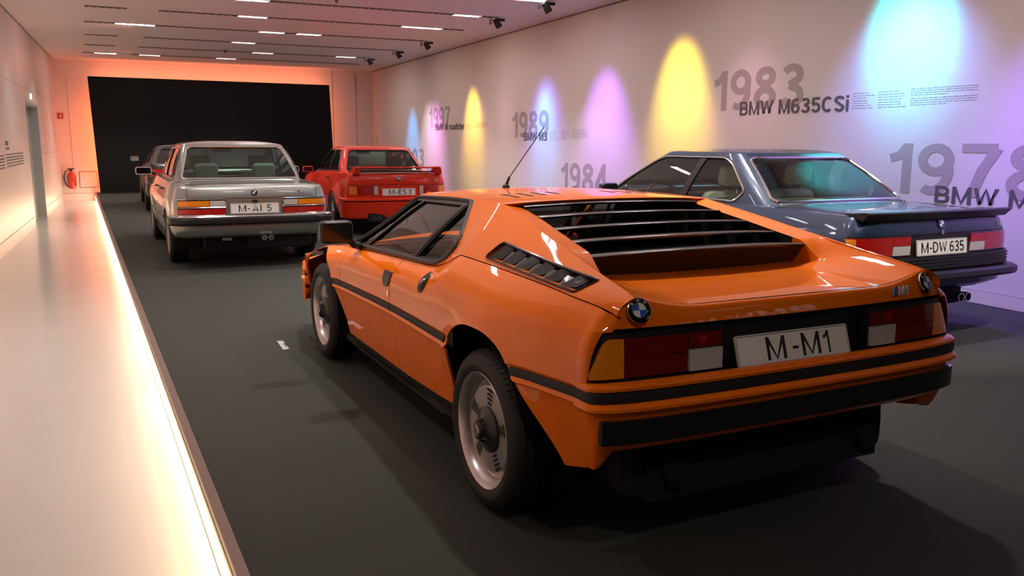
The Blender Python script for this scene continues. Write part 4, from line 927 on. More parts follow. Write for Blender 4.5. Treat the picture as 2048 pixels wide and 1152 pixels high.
    for z, yf, xm, _ in rows:
        for a in A: th = a*pi/2; px = abs(sin(th))**(2/4.)*(1 if a > 0 else -1); py = abs(cos(th))**(2/4.); vs.append((xm*px, 3.2+(yf-3.2)*py, z))
    mb.add(vs, [(r*49+i, r*49+i+1, (r+1)*49+i+1, (r+1)*49+i) for r in range(len(rows)-1) for i in range(48)]); mb.obj('front_apron', 'orange', car, 30)
    ring_f = [((.86*px), 3.2, 0) for px in (1,)]
    MB().rbox((0, 3.53, .42), (1.5, .06, .10), .02).obj('front_bumper', 'blackgloss', car)
    for s in (-1, 1): MB().rbox((s*.845, 3.12, .43), (.06, .12, .05), .015).obj('front_indicator', 'amber', car)
    # --- louvres over the rear window
    SL = [(.455, 1.128), (.293, 1.095), (.124, 1.060), (-.037, 1.026), (-.199, .990)]
    for i, (ys_, zs_) in enumerate(SL):
        xw = .835*XT(ys_)+.004; mb = MB(); vs = []; n = 26
        d = .105; last = i == 4
        lip = .036 if not last else .0
        for k in range(n+1):
            u = -1+2*k/n; x = u*xw; cr = .014*(1-u*u); yb_ = ys_-.035*(1-u*u); tip = last*.03*abs(u)**8
            pr = [(yb_+d, zs_+cr-.004), (yb_+.01, zs_+cr), (yb_, zs_+cr-.004), (yb_+.004, zs_+cr-.012), (yb_+d, zs_+cr-.012)]
            for y, z in pr: vs.append((x, y, z))
        mb.add(vs, [(5*k+j, 5*k+(j+1) % 5, 5*k+5+(j+1) % 5, 5*k+5+j) for k in range(n) for j in range(5)]+[(0, 1, 2, 3, 4), tuple(5*n+j for j in (4, 3, 2, 1, 0))])
        o = mb.obj('louvre', 'blackgloss', car, 40)
        if last:
            mb = MB(); vs = []
            for k in range(n+1):
                u = -1+2*k/n; x = u*(xw+.02); cr = .014*(1-u*u); yb_ = ys_-.035*(1-u*u)
                vs += [(x, yb_+.006, zs_+cr-.008), (x*.93, yb_+.05, deck(x*.93, yb_+.05)+.002)]
            mb.add(vs, [(2*k, 2*k+1, 2*k+3, 2*k+2) for k in range(n)]); mb.obj('louvre_skirt', 'blackgloss', o, 40)
    for s in (-1, 1):
        for i, (ys_, zs_) in enumerate(SL[:-1]):
            xx = s*(.835*XT(ys_)-.004); plate4(mb := MB(), [(xx, ys_+.003, zs_-.003), (xx, ys_+.105, zs_-.006), (xx, ys_+.105, zs_-.04), (xx, ys_+.006, zs_-.042)], (s*.008, 0, 0)); mb.obj('louvre_end', 'blackgloss', car)
        mb = MB(); vs = []
        for y in lin(-.15, .52, 14):
            xx = .84*XT(y)+.001; vs += [(s*xx, y, .86), (s*xx, y, deck(xx+.004, y)-.001)]
        mb.add(vs, [(2*k, 2*k+1, 2*k+3, 2*k+2) for k in range(13)]); mb.obj('bay_lining', 'black', car)
    # glass over the engine bay and rear cabin window
    mb = MB(); mb.add([(-.50, .52, 1.10), (.50, .52, 1.10), (.50, .58, .93), (-.50, .58, .93)], [(0, 1, 2, 3)]); mb.obj('cabin_rear_window', 'glass_smoke', car)
    MB().box((-.56, -.16, .86), (.56, .60, .905)).obj('engine_lid', 'dark', car)
    # --- cabin
    MB().box((-.80, .60, .18), (.80, 2.9, .22)).obj('cabin_floor', 'dark', car)
    MB().box((-.74, .60, .22), (.74, .64, .93)).obj('bulkhead', 'dark', car)
    MB().rbox((0, 1.98, .66), (1.40, .34, .20), .06).obj('dashboard', 'leather_dark', car); MB().rbox((-.36, 1.90, .75), (.42, .30, .10), .04).obj('instrument_cowl', 'leather_dark', car)
    for s in (-1, 1): seat(car, s*.36, .86, .22, 'leather_dark', .50, True, .44)
    steering_wheel(car, -.36, 1.60, .70, .18)
    for s in (-1, 1): MB().box((s*.765-.012, .66, .28), (s*.765+.012, 2.05, .79)).obj('door_lining', 'leather_dark', car)
    MB().rbox((0, 1.45, 1.06), (.20, .03, .055), .02).obj('interior_mirror', 'black', car)
    # mirror, aerial
    door_mirror(car, (-.965, 1.80, .905), .185, .125, 'blackgloss', 'black', None, (-.80, 1.92, .805)); door_mirror(car, (.965, 1.80, .905), .185, .125, 'blackgloss', 'black', None, (.80, 1.92, .805))
    a = MB().lathe([(0, .022), (.015, .018), (.03, 0)], 14, axis='z', c=(-.095, 1.42, 1.152)).tube([(-.095, 1.42, 1.165), (-.08, 1.41, 1.215)], [.010, .006], 8).obj('aerial', 'black', car)
    MB().tube([(-.08, 1.41, 1.212), (.12, 1.385, 1.487)], .0028, 6).obj('aerial_rod', 'black', a)
    # wheels, wells, belly
    for s in (-1, 1):
        wheel(car, s*.778, 0, .311, .232, .219, 'disc', s < 0); wheel(car, s*.782, 2.56, .311, .205, .219, 'disc', s < 0)
    for cy in (0, 2.56):
        for s in (-1, 1):
            mb = MB(); n = 24; vs = []
            for k in range(n+1): a = pi*1.15*k/n-.08*pi; vs += [(s*.79, cy+.43*cos(a), .30+.42*sin(a)), (s*.55, cy+.43*cos(a), .30+.42*sin(a))]
            mb.add(vs, [(2*k, 2*k+1, 2*k+3, 2*k+2) for k in range(n)]+[tuple(2*k+1 for k in range(n+1))]); mb.obj('wheel_well', 'dark', car)
    MB().box((-.54, -.62, .20), (.54, 3.3, .34)).box((-.80, .45, .19), (.80, 2.02, .26)).obj('underbody', 'dark', car)
    return car
ORANGE = build_orange()
# ------------------------------------------------------------------ three-box cars sharing one builder
def build_saloon(S):
    car = car_root(S['name'], S['pose'], S['label']); pt = S['paint']
    WD, ZB, ZS, XI = pchip(S['W']), pchip(S['ZB']), pchip(S['ZS']), S.get('xi', .045)
    YC, YE_, YF, YFE = S['yc'], S['ye'], S['yf'], S['yfe']; zm = S.get('zmax', .60)
    R_ = S['arch']
    def X(y, z):
        W_, zb, zs = WD(y), ZB(y), ZS(y)
        x = W_-.055*((zm-z)/(zm-zb))**1.7 if z < zm else W_-XI*min(1.1, (z-zm)/(zs-zm))**2.2
        for cy in (0, S['wb']):
            r = sqrt((y-cy)**2+(z-.30)**2)
            if z > .25 and abs(y-cy) < .7:
                fl = S.get('flare', 0); x += .006*math.exp(-((r-R_)/.03)**2)
                if fl: d = max(0, (r-R_)); x += fl*max(0, 1-d/.22)**1.2*(1 if z > .3 else .6)
        li = S.get('line')
        if li and z > li: x -= .006*min(1, (z-li)/.008)
        return x
    arches = []
    for cy in (0, S['wb']):
        P = [(cy+R_*1.02, .05), (cy+R_*1.02, .30)]+[(cy+R_*cos(a)*1.0, .30+R_*S.get('ah', .93)*sin(a)) for a in [pi*k/20 for k in range(1, 20)]]+[(cy-R_*1.02, .30), (cy-R_*1.02, .05)]; arches.append(P)
    def panel(y0, y1, name, s):
        n = int((y1-y0)/.03)+2; ys = lin(y0, y1, n); mb = MB(); T = lin(0, 1, 34); hs = [h for h in arches if min(p[0] for p in h) < y1 and max(p[0] for p in h) > y0]
        fsurf(lambda y, z: (-X(y, z), y, z), ys, T, UV=lambda y, t: (y, ZB(y)+(ZS(y)-ZB(y))*t), holes=hs, mb=mb, rim=((lambda p: (.03, 0, 0)), False), snap=.05)
        for yy in (y0, y1):
            if yy in (YC, YF): continue
            zz = [ZB(yy)+(ZS(yy)-ZB(yy))*t for t in T]; vs = []
            for z in zz: vs += [(-X(yy, z), yy, z), (-X(yy, z)+.02, yy, z)]
            mb.add(vs, [(2*i, 2*i+1, 2*i+3, 2*i+2) for i in range(33)])
        if s > 0: mb.flipx()
        return mb.obj(name, pt, car, 28)
    g = .003; cuts = S['cuts']; doors = []
    for s in (-1, 1):
        for (a, b, nm) in cuts:
            o = panel(a+(g if a != YC else 0), b-(g if b != YF else 0), nm, s)
            if nm == 'door':
                zz = (ZS(a)+ZS(b))/2-S.get('hz', .10); MB().tube([(s*(X(a+.08, zz)+.012), a+.05, zz), (s*(X(a+.08, zz)+.026), a+.08, zz), (s*(X(a+.2, zz)+.026), a+.18, zz), (s*(X(a+.2, zz)+.012), a+.21, zz)], .011, 8).obj('door_handle', S.get('handle', 'black'), o)
        if S.get('side_strip'):
            z = S['side_strip']; a0, a1 = arches[0][0][0]+.02, arches[1][-1][0]-.02
            MB().tube([(s*(X(y, z)+.001), y, z) for y in lin(a0, a1, 20)], .014, 6).obj('side_moulding', 'black', car)
    nR = S.get('nr', 6.)
    def ring(name, rows, m_, front=False, parent=car, ang=28, n=None):
        A = [(-1+2*i/72) for i in range(73)]; mb = MB(); vs = []; n = n or nR; yc = YF if front else YC; sg = -1 if front else 1
        for z, yr, xm in rows:
            for a in A:
                th = a*pi/2; px = abs(sin(th))**(2/n)*(1 if a > 0 else -1); py = abs(cos(th))**(2/n)
                vs.append((xm*px, yc+(yr-yc)*py-sg*S.get('bow', .03)*(1-px*px)*py, z))
        mb.add(vs, [(r*73+i, r*73+i+1, (r+1)*73+i+1, (r+1)*73+i) for r in range(len(rows)-1) for i in range(72)]); return mb.obj(name, m_, parent, ang)
    YRz = pchip(S['yr']); zt_ = ZS(YC)
    def Rp(x, z, o=0.):
        xm = X(YC, z); px = min(.99999, abs(x)/xm); py = (1-px**nR)**(1/nR); return (x, YC+(YRz(z)-o-YC)*py-S.get('bow', .03)*(1-px*px)*py, z)
    zz = lin(ZB(YC), zt_-.022, 22)
    rows = [(z, YRz(z), X(YC, z)) for z in zz]+[(zt_-.012, YRz(zt_)+.004, X(YC, zt_-.012)), (zt_-.004, YRz(zt_)+.012, X(YC, zt_-.004)), (zt_, YRz(zt_)+.028, X(YC, zt_)-.012)]
    rear = ring('rear_panel', rows, pt)
    zf = lin(ZB(YF), ZS(YF), 14); ring('front_panel', [(z, YFE-.10*max(0, (z-.5)/.35)**2, X(YF, z)) for z in zf], pt, True)
    # greenhouse
    G = S['gh']; n = G.get('n', 10.); k9 = 2**(-1/n)
    def gd(z): h = (z-G['zb'])/(G['zt']-G['zb']); return (G['wb']+(G['wt']-G['wb'])*h+.02*sin(pi*max(0, min(1, h))), G['yrb']+(G['yrt']-G['yrb'])*h-.015*sin(pi*max(0, min(1, h))), G['yfb']+(G['yft']-G['yfb'])*h+.02*sin(pi*max(0, min(1, h))))
    def GS(y, z, o=0.):
        w_, a, b = gd(z); yc = (a+b)/2; L = (b-a)/2; py = min(.9999, abs(y-yc)/L); return (w_*(1-py**n)**(1/n)+o, y, z)
    def GR(x, z, o=0.):
        w_, a, b = gd(z); yc = (a+b)/2; L = (b-a)/2; px = min(.9999, abs(x)/w_); return (x, yc-L*(1-px**n)**(1/n)-o, z)
    def GF(x, z, o=0.):
        w_, a, b = gd(z); yc = (a+b)/2; L = (b-a)/2; px = min(.9999, abs(x)/w_); return (x, yc+L*(1-px**n)**(1/n)+o, z)
    zs = lin(G['zb'], G['zt'], 26)
    def uvs(s_, z): w_, a, b = gd(z); yc = (a+b)/2; L = (b-a)/2; return (yc+L*k9*s_, z)
    def uvr(s_, z): return (gd(z)[0]*k9*s_, z)
    sw, rw, fw = S['side_windows'], S['rear_window'], S['windscreen']
    spar = [math.copysign(abs(t)**.75, t) for t in lin(-1, 1, 110)]
    for s in (-1, 1):
        mb = MB(); fsurf(lambda y, z: (-GS(y, z)[0], y, z), spar, zs, UV=uvs, holes=sw, rim=((lambda p: (.025, 0, 0)), False), mb=mb)
        if s > 0: mb.flipx()
        gs = mb.obj('window_surround', pt, car, 35)
        Fs = (lambda s: lambda y, z, o: (s*(GS(y, z)[0]+o), y, z))(s)
        for P in sw:
            gl = slab(Fs, P, -.010, .003, .05).obj('side_window', S.get('glass', 'glass_clear'), gs); pts = densify(P, .03)
            MB().tube([Fs(y, z, .003) for y, z in pts], S.get('trim_r', .008), 6, True).obj('window_trim', S['trim'], gl)
            MB().tube([Fs(y, z, -.003) for y, z in pts], .012, 6, True).obj('window_seal', 'rubber', gl)
        for (p, q, wd) in S.get('bars', []):
            b = MB(); vs = []; dy, dz = q[0]-p[0], q[1]-p[1]; L = math.hypot(dy, dz)
            for i in range(9):
                t = i/8; y, z = p[0]+dy*t, p[1]+dz*t; N = (-dz/L*wd/2, dy/L*wd/2)
                for a, oo in ((1, .001), (-1, .001), (-1, -.018), (1, -.018)): vs.append(Fs(y+N[0]*a, z+N[1]*a, oo))
            b.add(vs, [(4*i+j, 4*i+(j+1) % 4, 4*i+4+(j+1) % 4, 4*i+4+j) for i in range(8) for j in range(4)]); b.obj('door_pillar', 'black', gs)
    for nm, Fq, P, sg in (('rear_window', GR, rw, 1), ('windscreen', GF, fw, -1)):
        mb = MB(); fsurf(lambda x, z: Fq(x, z), lin(-1, 1, 50), zs, UV=uvr, holes=[P], rim=((lambda p: (0, .03*sg, -.005)), False), mb=mb)
        o = mb.obj(nm+'_surround', pt, car, 35)
        gl = slab(Fq, P, -.006, .003, .05).obj(nm, S.get('glass_r', 'glass_clear'), o); pts = densify(P, .03)
        MB().tube([Fq(x, z, .004) for x, z in pts], S.get('rtrim_r', .010), 6, True).obj(nm+'_trim', S['trim'], gl)
    # roof (polar grid)
    mb = MB(); vs = []; N = 96; rings = [0, .3, .55, .75, .88, .95, .985, 1.0]; w_, a, b = gd(G['zt']); yc = (a+b)/2; L = (b-a)/2
    for r in rings:
        for k in range(N):
            th = 2*pi*k/N; c_, s_ = cos(th), sin(th); px = math.copysign(abs(c_)**(2/n), c_); py = math.copysign(abs(s_)**(2/n), s_)
            vs.append((w_*px*r, yc+L*py*r, G['zt']+G['crown']*(1-r**3.2)**.75))
    mb.add(vs, [(i*N+k, i*N+(k+1) % N, (i+1)*N+(k+1) % N, (i+1)*N+k) for i in range(len(rings)-1) for k in range(N)]); mb.obj('roof', pt, car, 40)
    # boot lid, bonnet, shelves
    def xe(y, top=True):
        if y >= YC: return X(y, ZS(y))-.0
        t = (YC-y)/(YC-(YRz(zt_)+.028)); t = min(.9999, t); return (X(YC, zt_)-.012)*(1-t**nR)**(1/nR)
    yE = YRz(zt_)+.028
    def lid(u, y, cr=None):
        x = u*xe(y); c = S.get('lid_crown', .022); return (x, y-S.get('bow', .03)*(1-u*u)*max(0, (YC-y)/(YC-yE)), ZS(y)+c*(1-abs(u)**3.5)*min(1, (y-yE)/.10+.15))
    ys = [yE+(G['yrb']+.06-yE)*(t**1.0) for t in [0, .004, .012, .03, .05, .08, .12]+lin(.16, 1, 24)]
    mb = MB(); fsurf(lambda u, y: lid(u, y), [-1+2*i/48 for i in range(49)], ys, mb=mb); bl = mb.obj('boot_lid', pt, car, 40)
    lw = S.get('lid_w', .80)
    for s in (-1, 1): MB().tube([Vector(lid(s*lw, y))+Vector((0, 0, .0005)) for y in lin(yE+.002, G['yrb']+.02, 16)], .0025, 4).obj('lid_gap', 'dark', bl)
    def hood(u, y): x = u*X(y, ZS(y)); return (x, y+.04*(1-u*u)*max(0, (y-YF+.4)/.4), ZS(y)+.035*(1-abs(u)**3))
    mb = MB(); fsurf(hood, [-1+2*i/36 for i in range(37)], lin(G['yfb']-.10, YF, 30), mb=mb); mb.obj('bonnet', pt, car, 40)
    mb = MB(); N = 37; vs = [hood(-1+2*i/36, YF) for i in range(N)]+[(-X(YF, ZS(YF))+2*X(YF, ZS(YF))*i/36, YFE-.03, ZS(YF)-.02) for i in range(N)]
    mb.add(vs, [(i, i+1, N+i+1, N+i) for i in range(36)]); mb.obj('front_cap', pt, car, 40)
    for s in (-1, 1):
        mb = MB(); vs = []; yy = lin(G['yrb']-.03, G['yfb']+.05, 50)
        for y in yy: gx = GS(min(max(y, G['yrb']+.02), G['yfb']-.02), G['zb'])[0]; vs += [(s*X(y, ZS(y)), y, ZS(y)), (s*(gx+.6*(X(y, ZS(y))-gx)), y, ZS(y)+.010), (s*(gx-.03), y, ZS(y)+.014)]
        mb.add(vs, [(3*i+k, 3*i+k+1, 3*i+k+4, 3*i+k+3) for i in range(49) for k in (0, 1)]); mb.obj('shoulder', pt, car, 40)
    # wheels, wells, belly
    for cy in (0, S['wb']):
        for s in (-1, 1):
            wheel(car, s*(S['track']/2), cy, .31, .215, S.get('rimr', .205), S['wheel'], s < 0)
            mb = MB(); m = 20; vs = []
            for k in range(m+1): a = pi*1.2*k/m-.1*pi; vs += [(s*(WD(cy)-.03), cy+(R_+.02)*cos(a), .30+(R_+.02)*sin(a)), (s*.52, cy+(R_+.02)*cos(a), .30+(R_+.02)*sin(a))]
            mb.add(vs, [(2*k, 2*k+1, 2*k+3, 2*k+2) for k in range(m)]+[tuple(2*k+1 for k in range(m+1))]); mb.obj('wheel_well', 'dark', car)
    MB().box((-.50, YC, .19), (.50, YF+.1, .34)).box((-.80, R_+.03, .20), (.80, S['wb']-R_-.03, .30)).obj('underbody', 'dark', car)
    # cabin
    MB().box((-.70, G['yrb']+.1, .28), (.70, G['yfb'], .31)).obj('cabin_floor', 'dark', car)
    lm_ = S['leather']
    sh = MB(); sh.box((-.66, G['yrb']+.05, G['zb']-.05), (.66, G['yrb']+.48, G['zb']+S.get('shelf_z', -.018))).obj('parcel_shelf', S.get('shelf', lm_), car)
    for s in (-1, 1): MB().box((s*(G['wb']-.06)-.02, G['yrb']+.3, .3), (s*(G['wb']-.06)+.02, G['yfb']-.1, G['zb']-.02)).obj('door_lining', lm_, car)
    MB().rbox((0, G['yfb']-.18, G['zb']-.13), (1.45, .42, .26), .06).obj('dashboard', S.get('dash', 'leather_dark'), car)
    MB().rbox((-.37, G['yfb']-.30, G['zb']+.00), (.42, .22, .10), .03).obj('instrument_cowl', S.get('dash', 'leather_dark'), car)
    for s in (-1, 1): seat(car, s*.37, S['seat_y'], S.get('seat_z', .33), lm_, .50, True, .55)
    if S.get('rear_heads', True):
        for s in (-1, 1): seat(car, s*.34, G['yrb']+.62, S.get('rseat_z', .26), lm_, .56, S.get('rheads', True), .50)
    else: MB().rbox((0, G['yrb']+.60, .62), (1.25, .16, .50), .06).obj('rear_seat', lm_, car)
    steering_wheel(car, -.37, G['yfb']-.52, G['zb']-.06, .19)
    MB().rbox((0, G['yft']-.02, G['zt']-.07), (.24, .03, .06), .02).obj('interior_mirror', 'black', car)
    return dict(car=car, X=X, Rp=Rp, YRz=YRz, ring=ring, lid=lid, GS=GS, GR=GR, ZS=ZS, YC=YC, bl=bl, xe=xe, yE=yE)
def quad(x0, x1, z0, z1, r=.006, n=2): return rpoly([(x0, z0), (x1, z0), (x1, z1), (x0, z1)], r, n)

# ================= silver saloon
def build_silver():
    S = dict(name='saloon', pose=(1.1738, 10.60, .0414), label='silver four-door saloon with plate M-AI 5 seen from behind', paint='silver', wb=2.624,
     W=[(-1.0, .80), (-.6, .835), (0, .85), (1.3, .85), (2.6, .845), (3.2, .80)], ZB=[(-1.0, .40), (-.5, .33), (.4, .25), (2.2, .25), (3.2, .28)], ZS=[(-1.0, .905), (-.2, .925), (.6, .935), (1.8, .935), (2.4, .90), (3.3, .80)],
     yc=-.70, ye=-.96, yf=3.1, yfe=3.42, zmax=.62, arch=.365, line=.765, xi=.05, nr=6.5,
     cuts=[(-.70, .42, 'rear_quarter'), (.42, 1.18, 'door'), (1.18, 2.10, 'door'), (2.10, 3.1, 'front_wing')], yr=[(.30, -.84), (.45, -.93), (.60, -.945), (.78, -.95), (.905, -.925)],
     gh=dict(wb=.735, yrb=-.22, yfb=2.02, zb=.925, wt=.600, yrt=.29, yft=1.42, zt=1.352, crown=.050),
     side_windows=[rpoly([(-.005+.10, .985), (.20, 1.20), (.36, 1.30), (1.40, 1.318), (1.80, 1.0), (1.84, .962), (.14, .958)], [.03, .1, .08, .08, .08, .03, .04], 5)],
     bars=[((1.10, .955), (1.02, 1.318), .07), ((.33, .958), (.42, 1.312), .03)],
     rear_window=rpoly([(-.665, .965), (.665, .965), (.545, 1.325), (-.545, 1.325)], .05, 5), windscreen=rpoly([(-.66, .97), (.66, .97), (.54, 1.32), (-.54, 1.32)], .05, 5),
     trim='chrome', rtrim_r=.012, glass='glass_green', glass_r='glass_green', track=1.46, wheel='spoke', leather='leather_grey', shelf='leather_dark', seat_y=.90, handle='black', side_strip=.50, rimr=.200, lid_w=.86, rseat_z=.295)
    D = build_saloon(S); car, Rp = D['car'], D['Rp']
    # lamps
    for s in (-1, 1):
        F = (lambda s: lambda x, z, o: Rp(s*x, z, o))(s)
        b = slab(F, quad(.305, .792, .606, .775, .012, 3), .010, .03, .02).obj('tail_lamp', 'black', car)
        MB().tube([F(x, z, .012) for x, z in densify(quad(.303, .792, .690, .777, .01, 3), .03)], .0045, 5, True).obj('lamp_rim', 'chrome', b)
        slab(F, quad(.475, .790, .702, .762), .016, .01, .02).obj('indicator_lens', 'amber', b); slab(F, quad(.312, .468, .702, .762), .016, .01, .02).obj('reversing_lens', 'whitelens', b)
        slab(F, quad(.455, .795, .616, .672), .018, .01, .02).obj('rear_lens', 'redlens', b); slab(F, quad(.312, .450, .614, .674), .020, .01, .02).obj('fog_lens', 'redlens', b)
        MB().tube([F(x, .604, .012) for x in lin(.31, .79, 14)], .006, 6).obj('lamp_rim', 'chrome', b)
    F = lambda x, z, o: Rp(x, z, o)
    licence_plate(car, (0, D['YRz'](.67)-.045, .672), (1, 0, 0), (0, 0, 1), 'M-AI 5', [('M', -.175, .080), ('-', -.082, .030), ('A', -.030, .068), ('I', .056, .013), ('5', .125, .050)], weight=.13)
    slab(F, quad(-.285, .285, .602, .765, .01), .006, .01, .04).obj('plate_panel', 'silver', car)
    MB().rbox((0, D['YRz'](.76)-.045, .752), (.06, .03, .03), .008).obj('lid_lock', 'black', car)
    p = Vector(Rp(0, .845)); roundel(car, p+Vector((0, -.003, 0)), (0, -1, .1), .037)
    p = Vector(Rp(.47, .835)); mstripe(car, p+Vector((0, -.004, 0)), (1, 0, 0), (0, 0, 1), .028, 'M5')
    MB().tube([Rp(x, .783, .001) for x in lin(-.775, .775, 40)], .003, 4).obj('lid_gap', 'dark', car)
    for s in (-1, 1): MB().tube([Rp(s*.692, z, .0008) for z in lin(.783, .89, 8)], .0025, 4).obj('lid_gap', 'dark', car)
    # bumper: rubber strip over metal
    X = D['X']
    D['ring']('rear_bumper', [(.598, -.955, .815), (.603, -.975, .850), (.598, -.995, .866), (.590, -1.000, .872)], 'chrome', n=7.)
    D['ring']('bumper_rubber', [(.590, -.998, .868), (.586, -1.016, .884), (.560, -1.026, .892), (.520, -1.022, .889), (.500, -1.0, .874), (.495, -.96, .85)], 'black', n=7.)
    D['ring']('rear_skirt', [(.50, -.965, .862), (.47, -.972, .862), (.42, -.962, .852), (.38, -.935, .83), (.362, -.90, .80), (.355, -.8, .74)], 'silver', n=6.)
    for sx in (.085, .158): 
        e = MB().lathe([(-.98, .028), (-1.01, .031), (-1.01, .024), (-.93, .022), (-.93, 0)], 20, axis='y', c=(sx+.0, 0, .345)).obj('exhaust_pipe', 'chrome', car)
    MB().rbox((-.30, -.92, .335), (.10, .04, .03), .01).obj('towing_eye', 'silver', car)
    MB().rbox((.30, -.70, .30), (.70, .28, .18), .05).obj('silencer', 'dark', car)
    for s in (-1, 1): door_mirror(car, (s*.965, 1.62, 1.005), .20, .105, 'blackgloss', 'silver', 'chrome', (s*.83, 1.70, .965))
    return D
SILVER = build_silver()

# ================= red winged coupe
def build_red():
    S = dict(name='coupe', pose=(3.7217, 13.3859, -.0211), label='red two-door coupe with a boot wing and plate M-ES 3', paint='red', wb=2.565,
     W=[(-1.0, .76), (-.6, .795), (0, .80), (1.3, .795), (2.5, .80), (3.0, .76)], ZB=[(-1.0, .26), (-.5, .24), (.4, .22), (2.2, .22), (3.0, .22)], ZS=[(-1.0, .930), (-.6, .925), (-.2, .915), (.6, .900), (1.8, .875), (2.4, .84), (3.1, .76)],
     yc=-.62, ye=-.93, yf=2.95, yfe=3.35, zmax=.55, arch=.355, xi=.055, nr=6., flare=.045,
     cuts=[(-.62, .52, 'rear_quarter'), (.52, 1.92, 'door'), (1.92, 2.95, 'front_wing')], yr=[(.24, -.86), (.40, -.90), (.60, -.90), (.80, -.905), (.93, -.88)],
     gh=dict(wb=.700, yrb=-.18, yfb=2.12, zb=.895, wt=.555, yrt=.33, yft=1.42, zt=1.290, crown=.055),
     side_windows=[rpoly([(.90, .925), (.88, 1.262), (1.43, 1.258), (2.02, .895+.02), (2.0, .905)], [.02, .04, .10, .03, .02], 5), rpoly([(.155, .950), (.34, 1.20), (.44, 1.262), (.83, 1.264), (.85, .930)], [.04, .10, .06, .03, .02], 5)],
     rear_window=rpoly([(-.615, .945), (.615, .945), (.49, 1.262), (-.49, 1.262)], .05, 5), windscreen=rpoly([(-.63, .93), (.63, .93), (.50, 1.26), (-.50, 1.26)], .05, 5),
     trim='black', glass='glass_smoke', glass_r='glass_green', track=1.50, wheel='mesh', leather='leather_dark', seat_y=.86, seat_z=.28, rseat_z=.20, rheads=False, rimr=.215, handle='black', hz=.06)
    D = build_saloon(S); car, Rp = D['car'], D['Rp']; F0 = lambda x, z, o: Rp(x, z, o)
    for s in (-1, 1):
        F = (lambda s: lambda x, z, o: Rp(s*x, z, o))(s)
        b = slab(F, quad(.315, .752, .606, .745, .01, 3), .006, .02, .02).obj('tail_lamp', 'darkred', car)
        slab(F, quad(.640, .750, .612, .740), .012, .01, .02).obj('indicator_lens', 'amber', b); slab(F, quad(.400, .634, .612, .740), .012, .01, .02).obj('rear_lens', 'redlens', b)
        slab(F, quad(.325, .388, .612, .742), .016, .012, .02).obj('reversing_lens', 'whitelens', b)
    slab(F0, quad(-.31, .31, .590, .755, .01), .003, .01, .04).obj('plate_panel', 'red', car)
    licence_plate(car, (0, D['YRz'](.65)-.042, .650), (1, 0, 0), (0, 0, 1), 'M-ES 3', [('M', -.155, .078), ('-', -.066, .045), ('E', -.010, .055), ('S', .060, .058), ('3', .145, .048)], weight=.13)
    MB().box((.012-.008, D['YRz'](.65)-.050, .700), (.012+.010, D['YRz'](.65)-.042, .712)).obj('plate_screw', 'ink', car)
    MB().rbox((0, D['YRz'](.76)-.036, .752), (.022, .012, .022), .008).obj('lid_lock', 'chrome', car)
    p = Vector(Rp(0, .850)); roundel(car, p+Vector((0, -.003, 0)), (0, -1, .12), .037)
    p = Vector(Rp(.56, .812)); mstripe(car, p+Vector((0, -.004, 0)), (1, 0, 0), (0, 0, 1), .026, 'M3')
    MB().tube([Rp(x, .760, .001) for x in lin(-.74, .74, 40)], .003, 4).obj('lid_gap', 'dark', car)
    D['ring']('rear_bumper', [(.560, -.88, .80), (.566, -.955, .842), (.556, -.985, .862), (.528, -.990, .864), (.522, -.982, .860)], 'red', n=5.5)
    D['ring']('bumper_groove', [(.523, -.965, .848), (.505, -.965, .848)], 'black', n=5.5)
    D['ring']('rear_skirt', [(.506, -.975, .852), (.500, -.992, .866), (.44, -.985, .865), (.36, -.975, .858), (.29, -.965, .850), (.262, -.955, .845), (.255, -.92, .82)], 'red', n=5.5)
    MB().rbox((-.36, -.945, .275), (.28, .10, .14), .03).obj('exhaust_shield', 'dark', car)
    for sx in (-.40, -.32): MB().lathe([(-1.0, .026), (-1.0, .021), (-.93, .02)], 16, axis='y', c=(sx, 0, .27)).obj('exhaust_pipe', 'darkalloy', car)
    # wing
    w_ = MB(); vs = []; n = 24
    for k in range(n+1):
        u = -1+2*k/n; x = u*.615; y0 = -.955-.02*(1-u*u)
        for y, z in ((y0, 1.020), (y0+.01, 1.030), (y0+.08, 1.026), (y0+.145, 1.008), (y0+.148, .998), (y0+.01, 1.006)): vs.append((x, y, z))
    w_.add(vs, [(6*k+j, 6*k+(j+1) % 6, 6*k+6+(j+1) % 6, 6*k+6+j) for k in range(n) for j in range(6)]+[(0, 1, 2, 3, 4, 5), tuple(6*n+j for j in (5, 4, 3, 2, 1, 0))])
    wing = w_.obj('boot_wing', 'red', car, 40)
    for s in (-1, 1):
        mb = MB(); P = [(-.965, 1.024), (-.94, 1.034), (-.80, 1.030), (-.66, .960), (-.58, .915), (-.90, .915), (-.935, .93)]
        mb.prism(P, lambda y, z: (s*.595, y, z), lambda y, z: (s*(.66+.03*(1.03-z)/.1), y, z)); mb.obj('wing_upright', 'red', wing, 30)
    MB().tube([(x, -.905-.02*(1-(x/.6)**2), .955) for x in lin(-.58, .58, 20)], .010, 6).obj('boot_lip', 'black', car)
    for s in (-1, 1): door_mirror(car, (s*.915, 1.74, .918), .18, .105, 'blackgloss', 'red', 'red', (s*.80, 1.82, .885))
    MB().tube([(0, .45, 1.345), (.02, .38, 1.47)], .003, 5).obj('aerial', 'black', car)
    return D
RED = build_red()

